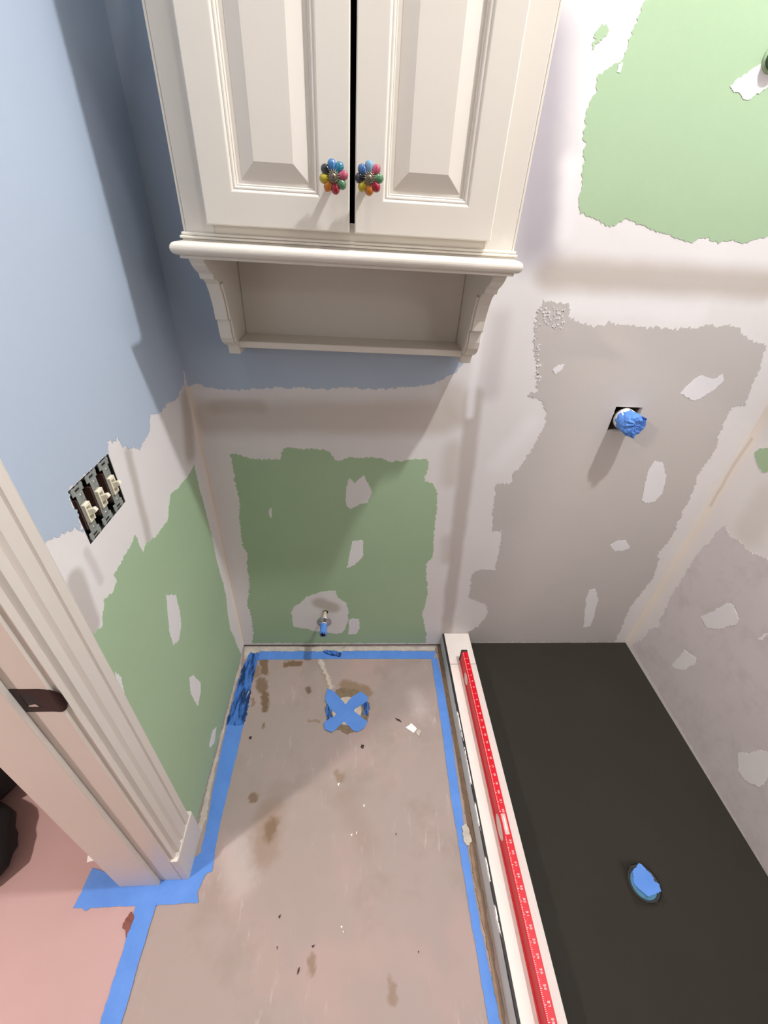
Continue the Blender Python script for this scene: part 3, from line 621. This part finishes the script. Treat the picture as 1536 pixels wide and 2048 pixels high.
# ---------------------------------------------------------------- shower valve stub in its wall opening
vx, vz = 1.309, 1.117
valve = empty('shower_valve', (vx, 0.0, vz), 'shower valve stub capped with crumpled blue tape in square wall opening', 'shower valve')
part('wall_cavity', open_box(sx0 - 0.004, sx1 + 0.004, 0.0145, 0.075, sz0 - 0.004, sz1 + 0.004, 0.003, 'y'), plain('cavity_wood', (150, 126, 106), 0.9, var=0.8, scale=45), valve)
part('valve_body', cyl((vx, 0.071, vz), (0, -1, 0), 0.024, 0.030, 0.070, 24), M_bronze, valve, True)
part('sleeve', cyl((vx, 0.0, vz), (0, -1, 0), 0, 0, 0, 28, True, None, [(0, 0.0325), (0.030, 0.0325), (0.032, 0.030)]), M_white, valve, True)['label'] = 'white plastic sleeve'
part('fitting', cyl((vx - 0.028, 0.05, vz + 0.008), (0, -1, 0), 0.006, 0.004, 0.04, 10), M_chrome, valve, True)
def tape_cap(c, r, L, n=26, seed=1, crump=0.004):
    rr = random.Random(seed); bm = bmesh.new(); loops = []
    prof = [(0.0, 1.0), (0.3, 1.03), (0.6, 1.01), (0.85, 1.02), (0.97, 0.93), (1.02, 0.65), (1.0, 0.32)]
    for k, (t, s) in enumerate(prof):
        loops.append([bm.verts.new((c[0] + math.cos(2*math.pi*i/n) * (r*s + rr.uniform(-crump, crump) * (0.3 + 0.5 * (k > 1))), c[1] - t*L + rr.uniform(-crump, crump) * (0.5 if k > 2 else 0.1), c[2] + math.sin(2*math.pi*i/n) * (r*s + rr.uniform(-crump, crump) * (0.3 + 0.5*(k > 1))))) for i in range(n)])
    for a, b in zip(loops, loops[1:]):
        for i in range(n): bm.faces.new((a[i], b[i], b[(i+1)%n], a[(i+1)%n]))
    ctr = bm.verts.new((c[0], c[1] - 0.97*L, c[2]))
    for i in range(n): bm.faces.new((loops[-1][i], ctr, loops[-1][(i+1)%n]))
    # loose flaps of tape folded over the end
    for k in range(6):
        a = rr.uniform(0, 6.28); w_ = rr.uniform(0.35, 0.6)
        p0 = Vector((math.cos(a-w_), 0, math.sin(a-w_))); p1 = Vector((math.cos(a+w_), 0, math.sin(a+w_))); p2 = Vector((math.cos(a+w_*.6), 0, math.sin(a+w_*.6))); p3 = Vector((math.cos(a-w_*.5), 0, math.sin(a-w_*.5)))
        o = Vector(c); yv = Vector((0, -1, 0)); rad = r * 1.05
        q = [o + p0*rad + yv*L*0.75, o + p1*rad + yv*L*0.8, o + p2*r*rr.uniform(.9, 1.22) + yv*L*1.06, o + p3*r*rr.uniform(.35, .8) + yv*L*1.10]
        bm.faces.new([bm.verts.new(v) for v in q])
    return bm
part('tape_wrap', tape_cap((vx, -0.012, vz), 0.0325, 0.056, 26, 5, 0.0045), M_tape, valve)['label'] = 'crumpled blue masking tape cap'

arm = empty('shower_arm_stub', (1.322, 0.0, 1.90), 'dark green capped shower arm stub high on the wall at the right frame edge', 'pipe stub')
M_dkgreen = plain('dark_green_plastic', (58, 84, 60), 0.5)
part('stub_cap', cyl((1.322, -0.0016, 1.90), (0, -1, 0), 0, 0, 0, 24, True, None, [(0, 0.019), (0.012, 0.019), (0.015, 0.016)]), M_dkgreen, arm, True)
part('stub_collar', cyl((1.322, -0.0014, 1.90), (0, -1, 0), 0.024, 0.023, 0.003, 24), M_green, arm, True)

# ---------------------------------------------------------------- toilet supply stub
ux, uz = 0.3615, 0.226
sup = empty('supply_stub', (ux, 0.0, uz), 'toilet water supply stub with steel escutcheon and blue taped end', 'pipe stub')
part('pipe', cyl((ux, -0.0016, uz), (0, -1, 0), 0.0085, 0.0085, 0.075, 18), M_pipe, sup, True)
part('wall_hole', cyl((ux + 0.002, -0.0016, uz + 0.001), (0, -1, 0), 0.0115, 0.0115, 0.0006, 18), M_black, sup)
part('escutcheon', cyl((ux, -0.052, uz), (0, -1, 0), 0, 0, 0, 28, True, None, [(0, 0.0295), (0.002, 0.0295), (0.006, 0.022), (0.009, 0.013), (0.011, 0.0105)]), M_chrome, sup, True)
part('collar', cyl((ux, -0.064, uz), (0, -1, 0), 0.0125, 0.0125, 0.006, 18), M_white, sup, True)
part('tape_wrap', tape_cap((ux, -0.069, uz), 0.0145, 0.046, 16, 9, 0.0016), M_tape, sup)['label'] = 'blue masking tape end cap'
part('tip', cyl((ux, -0.1135, uz - 0.001), (0, -1, 0), 0.010, 0.008, 0.006, 12), M_bronze, sup, True)

# ---------------------------------------------------------------- shower curb
CX0, CX1, CZ = 0.8778, 0.9927, 0.0897
curb = empty('shower_curb', (0.935, -1.2, 0.0), 'long shower curb with white board top and grey board side', 'shower curb')
part('curb_core', box(CX0 + 0.008, CX1 - 0.002, YF + 0.002, -0.0016, 0.0, CZ - 0.010), M_curbside, curb)
part('side_board', box(CX0, CX0 + 0.0075, YF + 0.002, -0.0016, 0.001, CZ - 0.012, 0.0006, 1), M_curbside, curb)['label'] = 'grey board on the outer side'
part('top_board', box(CX0 + 0.005, CX1, -0.1568, -0.0016, CZ - 0.0098, CZ, 0.0008, 1), M_top, curb)
part('top_board', box(CX0 + 0.005, CX1, YF + 0.002, -0.1592, CZ - 0.0098, CZ, 0.0008, 1), M_top, curb)
# ragged black membrane edge between side and top
def membrane():
    bm = bmesh.new(); prev = None; n = 170; rr = random.Random(11)
    for k in range(n + 1):
        y = -0.003 - 2.4 * k / n; e = noise.noise((y * 9, 0, 4)); e2 = noise.noise((y * 40, 2, 4))
        zl = CZ - 0.0125 - max(0, 0.006 * e + 0.004 * e2); xo = 0.0012 + 0.0008 * max(0, e2)
        cur = [bm.verts.new(q) for q in ((CX0 - xo, y, zl), (CX0 - xo, y, CZ - 0.0025), (CX0 + 0.0052, y, CZ - 0.0012), (CX0 + 0.0052, y, CZ - 0.0115))]
        if prev:
            for i in range(4): bm.faces.new((prev[i], cur[i], cur[(i+1)%4], prev[(i+1)%4]))
        else: bm.faces.new(cur)
        prev = cur
    bm.faces.new(list(reversed(prev))); bmesh.ops.recalc_face_normals(bm, faces=bm.faces); return bm
part('membrane_edge', membrane(), M_black, curb)['label'] = 'ragged black membrane edge'
for k, (y0, y1) in enumerate(((-0.36, -0.47), (-0.49, -0.62), (-0.66, -0.74), (-0.80, -0.86), (-0.905, -0.97))):
    bm = patch('F', [(CX0 - 0.0022, y0), (CX0 + 0.0005, y0 - 0.01), (CX0 + 0.001, y1), (CX0 - 0.0026, y1 + 0.02)], CZ - 0.016, CZ - 0.0022, 0.006, 0.0008)
    part('white_sliver', bm, M_white, curb)
part('base_debris', patch('F', [(0.8646, -0.0036), (0.8782, -0.0491), (0.8800, -0.3056), (0.8791, -0.4768), (0.8771, -0.6511), (0.8673, -0.8185), (0.8690, -0.9775), (0.8659, -1.1139)] + [(0.8549, -1.1135), (0.8554, -0.9770), (0.8507, -0.8179), (0.8596, -0.6790), (0.8661, -0.4765), (0.8639, -0.3053), (0.8629, -0.0749), (0.8527, -0.0225)], 0.0002, 0.004, 0.006, 0.0012, 0.003), M_fibre, curb)['label'] = 'brown fibrous dirt along the foot'

# ---------------------------------------------------------------- spirit level lying on the curb
LX0, LX1, LZ0, LZ1, LY0, LY1 = 0.9250, 0.9490, CZ + 0.0004, CZ + 0.062, -0.133, -1.352
level = empty('spirit_level', (0.937, -0.74, CZ), 'long red box spirit level standing on the white curb top', 'spirit level')
def level_body():
    hw = (LX1 - LX0) / 2; xc = (LX0 + LX1) / 2; h = LZ1 - LZ0
    prof = [(LX0, LZ0), (LX1, LZ0), (LX1, LZ0 + 0.012), (LX1 - 0.0015, LZ0 + 0.015), (LX1 - 0.0015, LZ1 - 0.015), (LX1, LZ1 - 0.012), (LX1, LZ1 - 0.0012), (LX1 - 0.0012, LZ1), (LX0 + 0.0012, LZ1), (LX0, LZ1 - 0.0012), (LX0, LZ1 - 0.012), (LX0 + 0.0015, LZ1 - 0.015), (LX0 + 0.0015, LZ0 + 0.015), (LX0, LZ0 + 0.012)]
    return prism(prof, 'y', LY1 + 0.012, LY0 - 0.012)
part('beam', level_body(), M_red, level)
for y0, y1 in ((LY0 - 0.012, LY0), (LY1, LY1 + 0.012)):
    part('end_cap', box(LX0 - 0.001, LX1 + 0.001, min(y0, y1), max(y0, y1), LZ0, LZ1 + 0.0005, 0.003, 2), M_black, level)['label'] = 'black end cap'
def oval(yc, zc, ry, rz, x0, x1, n=24): return prism([(yc + ry*math.cos(2*math.pi*i/n), zc + rz*math.sin(2*math.pi*i/n)) for i in range(n)], 'x', x0, x1)
zc_ = (LZ0 + LZ1) / 2
v1 = part('vial_window', oval(-0.250, zc_ + 0.004, 0.024, 0.021, LX0 - 0.0004, LX0 + 0.004), M_vial, level); v1['label'] = 'oval plumb vial window'
mid = -0.742
v2 = part('vial_window', oval(mid, zc_ + 0.006, 0.034, 0.022, LX0 - 0.0004, LX0 + 0.004), M_vial, level); v2['label'] = 'frosted centre vial window'
tw = box(LX0 + 0.0055, LX1 - 0.0055, mid - 0.026, mid + 0.026, LZ1 - 0.001, LZ1 + 0.0004, 0.0004, 1)
part('vial_window', tw, M_vial, level)['label'] = 'frosted centre vial window on the top edge'
part('vial', cyl((LX0 + 0.012, mid - 0.02, LZ1 + 0.0006), (0, 1, 0), 0.0022, 0.0022, 0.04, 12), M_white, level, True)
# printed white inch scale on the top edge: graduations and digits
dig = {'0': [1,1,1,1,1,1,0], '1': [0,1,1,0,0,0,0], '2': [1,1,0,1,1,0,1], '3': [1,1,1,1,0,0,1], '4': [0,1,1,0,0,1,1], '5': [1,0,1,1,0,1,1], '6': [1,0,1,1,1,1,1], '7': [1,1,1,0,0,0,0], '8': [1]*7, '9': [1,1,1,1,0,1,1]}
def scale_marks():
    bm = bmesh.new(); zt = LZ1 + 0.0003
    def rect(x0, x1, y0, y1):
        vs = [bm.verts.new(q) for q in ((x0, y0, zt), (x1, y0, zt), (x1, y1, zt), (x0, y1, zt))]; bm.faces.new(vs)
    def digit(ch, x, y, w_=0.0036, h=0.0056, t=0.0009):
        s = dig[ch]     # read along the level: digit height runs across +x, width along -y
        def seg(u0, u1, v0, v1): rect(x + v0, x + v1, y - u1, y - u0)
        if s[0]: seg(0, w_, h - t, h)
        if s[1]: seg(w_ - t, w_, h/2, h)
        if s[2]: seg(w_ - t, w_, 0, h/2)
        if s[3]: seg(0, w_, 0, t)
        if s[4]: seg(0, t, 0, h/2)
        if s[5]: seg(0, t, h/2, h)
        if s[6]: seg(0, w_, h/2 - t/2, h/2 + t/2)
    y = LY0 - 0.018; k = 0
    while y > LY1 + 0.03:
        if not (mid - 0.03 < y < mid + 0.03):
            L = (0.0050 if k % 8 == 0 else 0.0036 if k % 4 == 0 else 0.0022)
            rect(LX0 + 0.0030, LX0 + 0.0030 + L, y - 0.0009, y)
            if k % 8 == 0 and k:
                s = str(k // 8); 
                for i, ch in enumerate(s): digit(ch, LX0 + 0.0125, y + 0.0022 * len(s) - 0.0052 * i + 0.001)
        y -= 0.0254 / 8; k += 1
    return bm
o = part('scale_marks', scale_marks(), M_white, level); o['kind'] = 'stuff'; o['label'] = 'white printed inch scale along the top edge'

# ---------------------------------------------------------------- shower floor with drain
DX, DYY, DR = 1.358, -0.857, 0.047
def pan():
    bm = bmesh.new(); nx, ny = 40, 90; x0, x1, y0, y1 = CX1 + 0.0002, XR - 0.0002, YF + 0.002, -0.0016; g = {}
    xs = [x0 + (x1 - x0) * i / nx for i in range(nx + 1)]; ys = [y0 + (y1 - y0) * j / ny for j in range(ny + 1)]
    for i, x in enumerate(xs):
        for j, y in enumerate(ys):
            d = math.hypot(x - DX, y - DYY)
            z = 0.021 - 0.006 * max(0, 1 - d / 0.9) + 0.0006 * noise.noise((x*8, y*8, 0)) 
            g[i, j] = bm.verts.new((x, y, z))
    for i in range(nx):
        for j in range(ny): bm.faces.new((g[i,j], g[i+1,j], g[i+1,j+1], g[i,j+1]))
    # open a round hole at the drain
    kill = [v for v in bm.verts if math.hypot(v.co.x - DX, v.co.y - DYY) < DR + 0.012]
    bmesh.ops.delete(bm, geom=kill, context='VERTS')
    loop = [e for e in bm.edges if e.is_boundary and all(abs(v.co.x - DX) < 0.14 and abs(v.co.y - DYY) < 0.14 for v in e.verts)]
    vs = {v for e in loop for v in e.verts}; n = 40
    circ = [bm.verts.new((DX + DR * math.cos(2*math.pi*i/n), DYY + DR * math.sin(2*math.pi*i/n), 0.0150)) for i in range(n)]
    ce = [bm.edges.new((circ[i], circ[(i+1)%n])) for i in range(n)]
    bmesh.ops.bridge_loops(bm, edges=loop + ce)
    low = [bm.verts.new((v.co.x, v.co.y, 0.0015)) for v in circ]
    for i in range(n): bm.faces.new((circ[i], circ[(i+1)%n], low[(i+1)%n], low[i]))
    bmesh.ops.recalc_face_normals(bm, faces=bm.faces); return bm
shower = empty('shower_pan', (1.37, -1.2, 0.0), 'smooth dark shower floor between the white curb and the right wall', 'shower floor')
part('mortar_bed', pan(), M_pan, shower, True)
dr = empty('floor_drain', (DX, DYY, 0.002), 'round drain in dark shower floor covered with torn blue tape', 'drain')
part('drain_ring', cyl((DX, DYY, 0.0012), (0, 0, 1), 0, 0, 0, 40, True, None, [(0, DR - 0.001), (0.010, DR - 0.001), (0.011, DR - 0.004), (0.0085, DR - 0.008)]), M_black, dr, True)
M_teal = plain('glue_smeared_tape', (58, 112, 140), 0.5, var=0.5, scale=60)
part('drain_cover', cyl((DX - 0.002, DYY - 0.002, 0.0100), (0, 0, 1), DR - 0.010, DR - 0.011, 0.0014, 32), M_teal, dr)
part('tape_patch', patch('F', [(p[0], p[1]) for p in [(1.3377, -0.8284), (1.3687, -0.8099), (1.3827, -0.8249), (1.3909, -0.8384), (1.3914, -0.8537), (1.4006, -0.8621), (1.3980, -0.8768), (1.3746, -0.8851), (1.3516, -0.8876), (1.3312, -0.8690), (1.3264, -0.8551)]], 0.0116, 0.0140, 0.004, 0.001, 0.002), M_tape, dr)['label'] = 'torn blue tape over the drain'

# ---------------------------------------------------------------- toilet flange
fx, fy = 0.463, -0.297
fl = empty('toilet_flange', (fx, fy, 0.0), 'plugged round toilet flange with brown mud around it on the floor', 'toilet flange')
part('mud_fill', patch('F', [(fx + 0.086*math.cos(a*math.pi/12)*(1 + 0.06*math.sin(a*2.3)), fy + 0.092*math.sin(a*math.pi/12)*(1 + 0.05*math.cos(a*1.7))) for a in range(24)], 0.0002, 0.0022, 0.006, 0.002, 0.002), M_mud, fl)
for a0, a1 in ((160, 215), (-20, 40)):
    pts = [(fx + 0.084*math.cos(math.radians(a0 + (a1-a0)*k/10)), fy + 0.084*math.sin(math.radians(a0 + (a1-a0)*k/10))) for k in range(11)] + [(fx + 0.064*math.cos(math.radians(a1 - (a1-a0)*k/10)), fy + 0.066*math.sin(math.radians(a1 - (a1-a0)*k/10))) for k in range(11)]
    part('flange_rim', patch('F', pts, 0.001, 0.0038, 0.005, 0.0012), M_tape_d, fl)['label'] = 'dark blue rim segment'
part('plug', cyl((fx - 0.002, fy - 0.006, 0.001), (0, 0, 1), 0.058, 0.057, 0.003, 32), plain('pale_plug', (196, 178, 160), 0.8, var=0.3, scale=50), fl)
def strip(name, pts, label, z0=0.0003, z1=0.0010, mat=None, amp=0.0006, seg=0.01, wav=0.0, group='blue masking tape strips on the floor'):
    o = part_top(name, patch('F', pts, z0, z1, seg, amp, wav), mat or M_tape); return tag(o, label, 'tape', group)
def part_top(name, bm, mat):
    c = sum((v.co for v in bm.verts), Vector()) / len(bm.verts); c.z = min(v.co.z for v in bm.verts)
    for v in bm.verts: v.co -= c
    o = link(name, bm, mat); o.location = c; return o
strip('tape_strip', [(0.3797, -0.2089), (0.4068, -0.2224), (0.4529, -0.2745), (0.5413, -0.3507), (0.5277, -0.3755), (0.5032, -0.3883), (0.4844, -0.3824), (0.4434, -0.3393), (0.3991, -0.2986), (0.3731, -0.2608), (0.3737, -0.2395)], 'blue tape of the flange cross running from the back left to the front right', 0.0042, 0.0048, group='two crossed blue tape strips over the toilet flange')
strip('tape_strip', [(0.5164, -0.2237), (0.5446, -0.2503), (0.5363, -0.2715), (0.4967, -0.2959), (0.4550, -0.3435), (0.4223, -0.3775), (0.4060, -0.3885), (0.3811, -0.3768), (0.3737, -0.3519), (0.4122, -0.3270), (0.4532, -0.2829), (0.4782, -0.2494)], 'blue tape of the flange cross running from the back right to the front left', 0.0050, 0.0056, group='two crossed blue tape strips over the toilet flange')

# ---------------------------------------------------------------- tape along the edges of the floor board
strip('tape_strip', [(0.0732, -0.0236), (0.3352, -0.0276), (0.6013, -0.0264), (0.8538, -0.0305), (0.8347, -0.0696), (0.5998, -0.0680), (0.3382, -0.0662), (0.0714, -0.0694)], 'blue tape strip along the foot of the back wall', 0.0006, 0.0014, wav=0.0004)
strip('tape_strip', [(0.0238, -0.0740), (0.0365, -0.0337), (0.0762, -0.0391), (0.0720, -0.0941), (0.0698, -0.1649), (0.0779, -0.2611), (0.0768, -0.3528), (0.0103, -0.3517), (0.0138, -0.2829), (0.0129, -0.1980), (0.0153, -0.1296)], 'dirty wrinkled blue tape strip at the back left floor corner', 0.0016, 0.0030, M_tape_d, 0.0018, 0.008, 0.0018)
strip('tape_strip', [(0.0117, -0.3130), (0.0758, -0.3139), (0.0752, -0.4261), (0.0742, -0.5103), (0.0738, -0.6020), (0.0729, -0.6715), (0.0751, -0.7356), (0.0809, -0.7882), (0.0435, -0.7871), (0.0327, -0.7220), (0.0319, -0.6569), (0.0245, -0.5861), (0.0198, -0.5091), (0.0160, -0.4161)], 'blue tape strip along the foot of the left wall', 0.0006, 0.0014)
strip('tape_strip', [(-0.2710, -0.8550), (-0.2625, -0.7684), (-0.2040, -0.7862), (-0.0001, -0.7753), (0.0353, -0.7406), (0.0785, -0.7480), (0.0803, -0.7859), (0.0650, -0.7923), (0.0533, -0.8331), (0.0630, -0.8558), (-0.0540, -0.8571), (-0.2243, -0.8566), (-0.2340, -0.8634), (-0.2497, -0.8557)], 'short blue tape strip round the foot of the door jamb', 0.0017, 0.0024)
strip('tape_strip', [(-0.1041, -0.8523), (-0.0510, -0.8510), (-0.0516, -0.9550), (-0.0502, -1.0675), (-0.0499, -1.1057), (-0.0970, -1.1038), (-0.1001, -1.0655), (-0.1009, -0.9532)], 'blue tape strip from the jamb across the doorway floor', 0.0027, 0.0034)
strip('tape_strip', [(0.8280, -0.0695), (0.8533, -0.0645), (0.8587, -0.1729), (0.8595, -0.3656), (0.8505, -0.6062), (0.8459, -0.7830), (0.8469, -0.9379), (0.8587, -1.1043), (0.8594, -1.1326), (0.8281, -1.1313), (0.8267, -1.1030), (0.8232, -0.9371), (0.8218, -0.7637), (0.8196, -0.6054), (0.8253, -0.3844)], 'blue tape strip along the foot of the shower curb', 0.0015, 0.0022)
def resid(pts, label):
    o = part_top('adhesive_residue', patch('F', pts, 0.0002, 0.0022, 0.006, 0.0012, 0.0022), M_residue); tag(o, label, 'residue')
resid([(0.0018, -0.0023), (0.4224, -0.0042), (0.8527, -0.0063), (0.8496, -0.0278), (0.6013, -0.0264), (0.3352, -0.0276), (0.0737, -0.0262), (0.0354, -0.0490), (0.0143, -0.0690)], 'pale strip of old adhesive residue along the back wall foot')
resid([(0.0010, -0.0284), (0.0112, -0.1295), (0.0070, -0.1980), (0.0081, -0.2828), (0.0091, -0.3611), (0.0103, -0.4213), (0.0131, -0.5090), (0.0188, -0.5889), (0.0257, -0.6568), (0.0198, -0.6988)] + [(0.0069, -0.6763), (0.0050, -0.6287), (0.0018, -0.5632), (0.0018, -0.4925), (0.0014, -0.4212), (0.0011, -0.3515), (0.0004, -0.2827), (-0.0010, -0.1979), (0.0003, -0.1176), (-0.0029, -0.0488)], 'pale strip of old adhesive residue along the left wall foot')

# ---------------------------------------------------------------- scraps on the floor
def scrap(name, pts, h, mat, label, cat, group=None, wav=0.0, amp=0.0006, z0=0.0003):
    o = part_top(name, patch('F', pts, z0, z0 + h, 0.004, amp, wav), mat); return tag(o, label, cat, group)
scrap('paper_scrap', [(0.6862, -0.3725), (0.7107, -0.3574), (0.7297, -0.3790), (0.7147, -0.3939)], 0.002, M_white, 'white paper scrap on the floor between flange and curb', 'scrap', wav=0.001)
scrap('plaster_crumb', [(0.7293, -0.3828), (0.7442, -0.3868), (0.7340, -0.4092), (0.7239, -0.3978)], 0.004, M_residue, 'small pale crumb beside the white paper scrap', 'crumb')
scrap('paper_scrap', [(-0.2916, -0.7382), (-0.2655, -0.7508), (-0.2860, -0.7549)], 0.0015, M_white, 'tiny white triangular paper scrap at the jamb foot in the hall', 'scrap', amp=0)
scrap('wood_chip', [(-0.1120, -0.8685), (-0.1013, -0.8750), (-0.1002, -0.8870), (-0.1005, -0.9047), (-0.1033, -0.9189), (-0.1127, -0.9062), (-0.1218, -0.9000), (-0.1196, -0.8844)], 0.004, M_brownchip, 'reddish brown flake lying against the doorway tape', 'flake', amp=0.001, wav=0.002)
M_dkchip = plain('dark_debris', (58, 42, 36), 0.8, var=0.3)
for where, pts in zip(('beside the white paper scrap', 'near the left wall tape', 'in front of the taped flange', 'left of the lowest brown stain, toward the doorway', 'in the middle of the front floor', 'long and thin, lowest on the floor', 'near the curb beside the torn paper', 'between the doorway tape and the front middle', 'nearest the curb at the front'), ([(0.6484, -0.3346), (0.6673, -0.3429), (0.6723, -0.3528), (0.6555, -0.3447)], [(0.1048, -0.3979), (0.1153, -0.3963), (0.1154, -0.4054), (0.1085, -0.4071)], [(0.5182, -0.4326), (0.5292, -0.4364), (0.5237, -0.4488), (0.5145, -0.4433)], [(0.2889, -0.8913), (0.2951, -0.8875), (0.2924, -0.8965)], [(0.3849, -0.9525), (0.3939, -0.9500), (0.3893, -0.9573)],
            [(0.3553, -0.9915), (0.3590, -0.9899), (0.3566, -1.0021), (0.3530, -1.0037)], [(0.6237, -0.7092), (0.6301, -0.7094), (0.6281, -0.7146)], [(0.2928, -0.9501), (0.2967, -0.9502), (0.2952, -0.9567)], [(0.6680, -0.9721), (0.6706, -0.9722), (0.6688, -0.9768)])):
    scrap('debris_chip', pts, 0.002, M_dkchip, 'dark debris chip on beige floor ' + where, 'debris', 'dark debris chips on the floor', amp=0.0004)
for where, pts in zip(('farther back on the floor centre', 'left of a pair at the floor centre', 'right of a pair at the floor centre', 'upper of two at the front floor', 'lower of two at the front floor', 'below the two brown spots'), ([(0.5229, -0.6277), (0.5295, -0.6293), (0.5262, -0.6350)], [(0.4834, -0.7092), (0.4896, -0.7068), (0.4881, -0.7133)], [(0.5006, -0.7044), (0.5037, -0.7006), (0.5022, -0.7097)], [(0.4602, -0.9174), (0.4657, -0.9166), (0.4645, -0.9225)], [(0.4660, -0.9275), (0.4701, -0.9266), (0.4689, -0.9315)], [(0.4362, -0.5627), (0.4446, -0.5597), (0.4399, -0.5705)])):
    scrap('plaster_crumb', pts, 0.003, M_white, 'tiny white plaster crumb, ' + where, 'crumb', 'white plaster crumbs on the floor', amp=0.0003)
# crumpled scrap of torn paper stuck on the curb tape
o = part_top('torn_paper', patch('F', [(0.8416, -0.6950), (0.8541, -0.6899), (0.8607, -0.7131), (0.8647, -0.7395), (0.8543, -0.7508), (0.8412, -0.7453), (0.8395, -0.7218)], 0.0024, 0.008, 0.004, 0.0015, 0.005), M_residue); tag(o, 'crumpled torn paper bit stuck on the tape by the curb', 'scrap')
o = part_top('tape_curl', patch('F', [(0.3529, -0.0303), (0.3968, -0.0280), (0.4283, -0.0438), (0.4246, -0.0592), (0.3893, -0.0512), (0.3624, -0.0408)], 0.002, 0.009, 0.004, 0.0008, 0.004), M_tape_d); tag(o, 'loose curled end of blue tape below the supply stub', 'tape')

# ---------------------------------------------------------------- dark bundle on the hallway floor at the frame edge
def lump(c, r, sd, seg=28):
    b = bmesh.new(); bmesh.ops.create_uvsphere(b, u_segments=seg, v_segments=seg // 2, radius=1.0)
    for v in b.verts:
        n = v.co.normalized(); k = 1 + 0.16 * noise.noise(n * 1.7 + Vector((sd, 0, 0))) + 0.07 * noise.noise(n * 4.5 + Vector((0, sd, 0))) + 0.03 * abs(noise.noise(n * 11 + Vector((0, 0, sd))))
        p = Vector((n.x * r[0], n.y * r[1], n.z * r[2])) * k
        v.co = Vector(c) + p
        if v.co.z < 0.002: v.co.z = 0.002
    return b
bag = empty('cloth_bag', (-0.72, -0.62, 0.0), 'black cloth bag on the pink hallway floor at the left frame edge', 'bag')
part('bag_body', lump((-0.78, -0.52, 0.17), (0.24, 0.21, 0.19), 3.3), M_blacktxt, bag, True)
part('bag_pocket', lump((-0.61, -0.74, 0.06), (0.13, 0.12, 0.08), 8.1), M_blacktxt, bag, True)
part('strap', prism([(-0.60, -0.70), (-0.575, -0.70), (-0.57, -0.66), (-0.60, -0.655)], 'z', 0.12, 0.150, 0.003), plain('grey_webbing', (110, 98, 92), 0.7), bag)
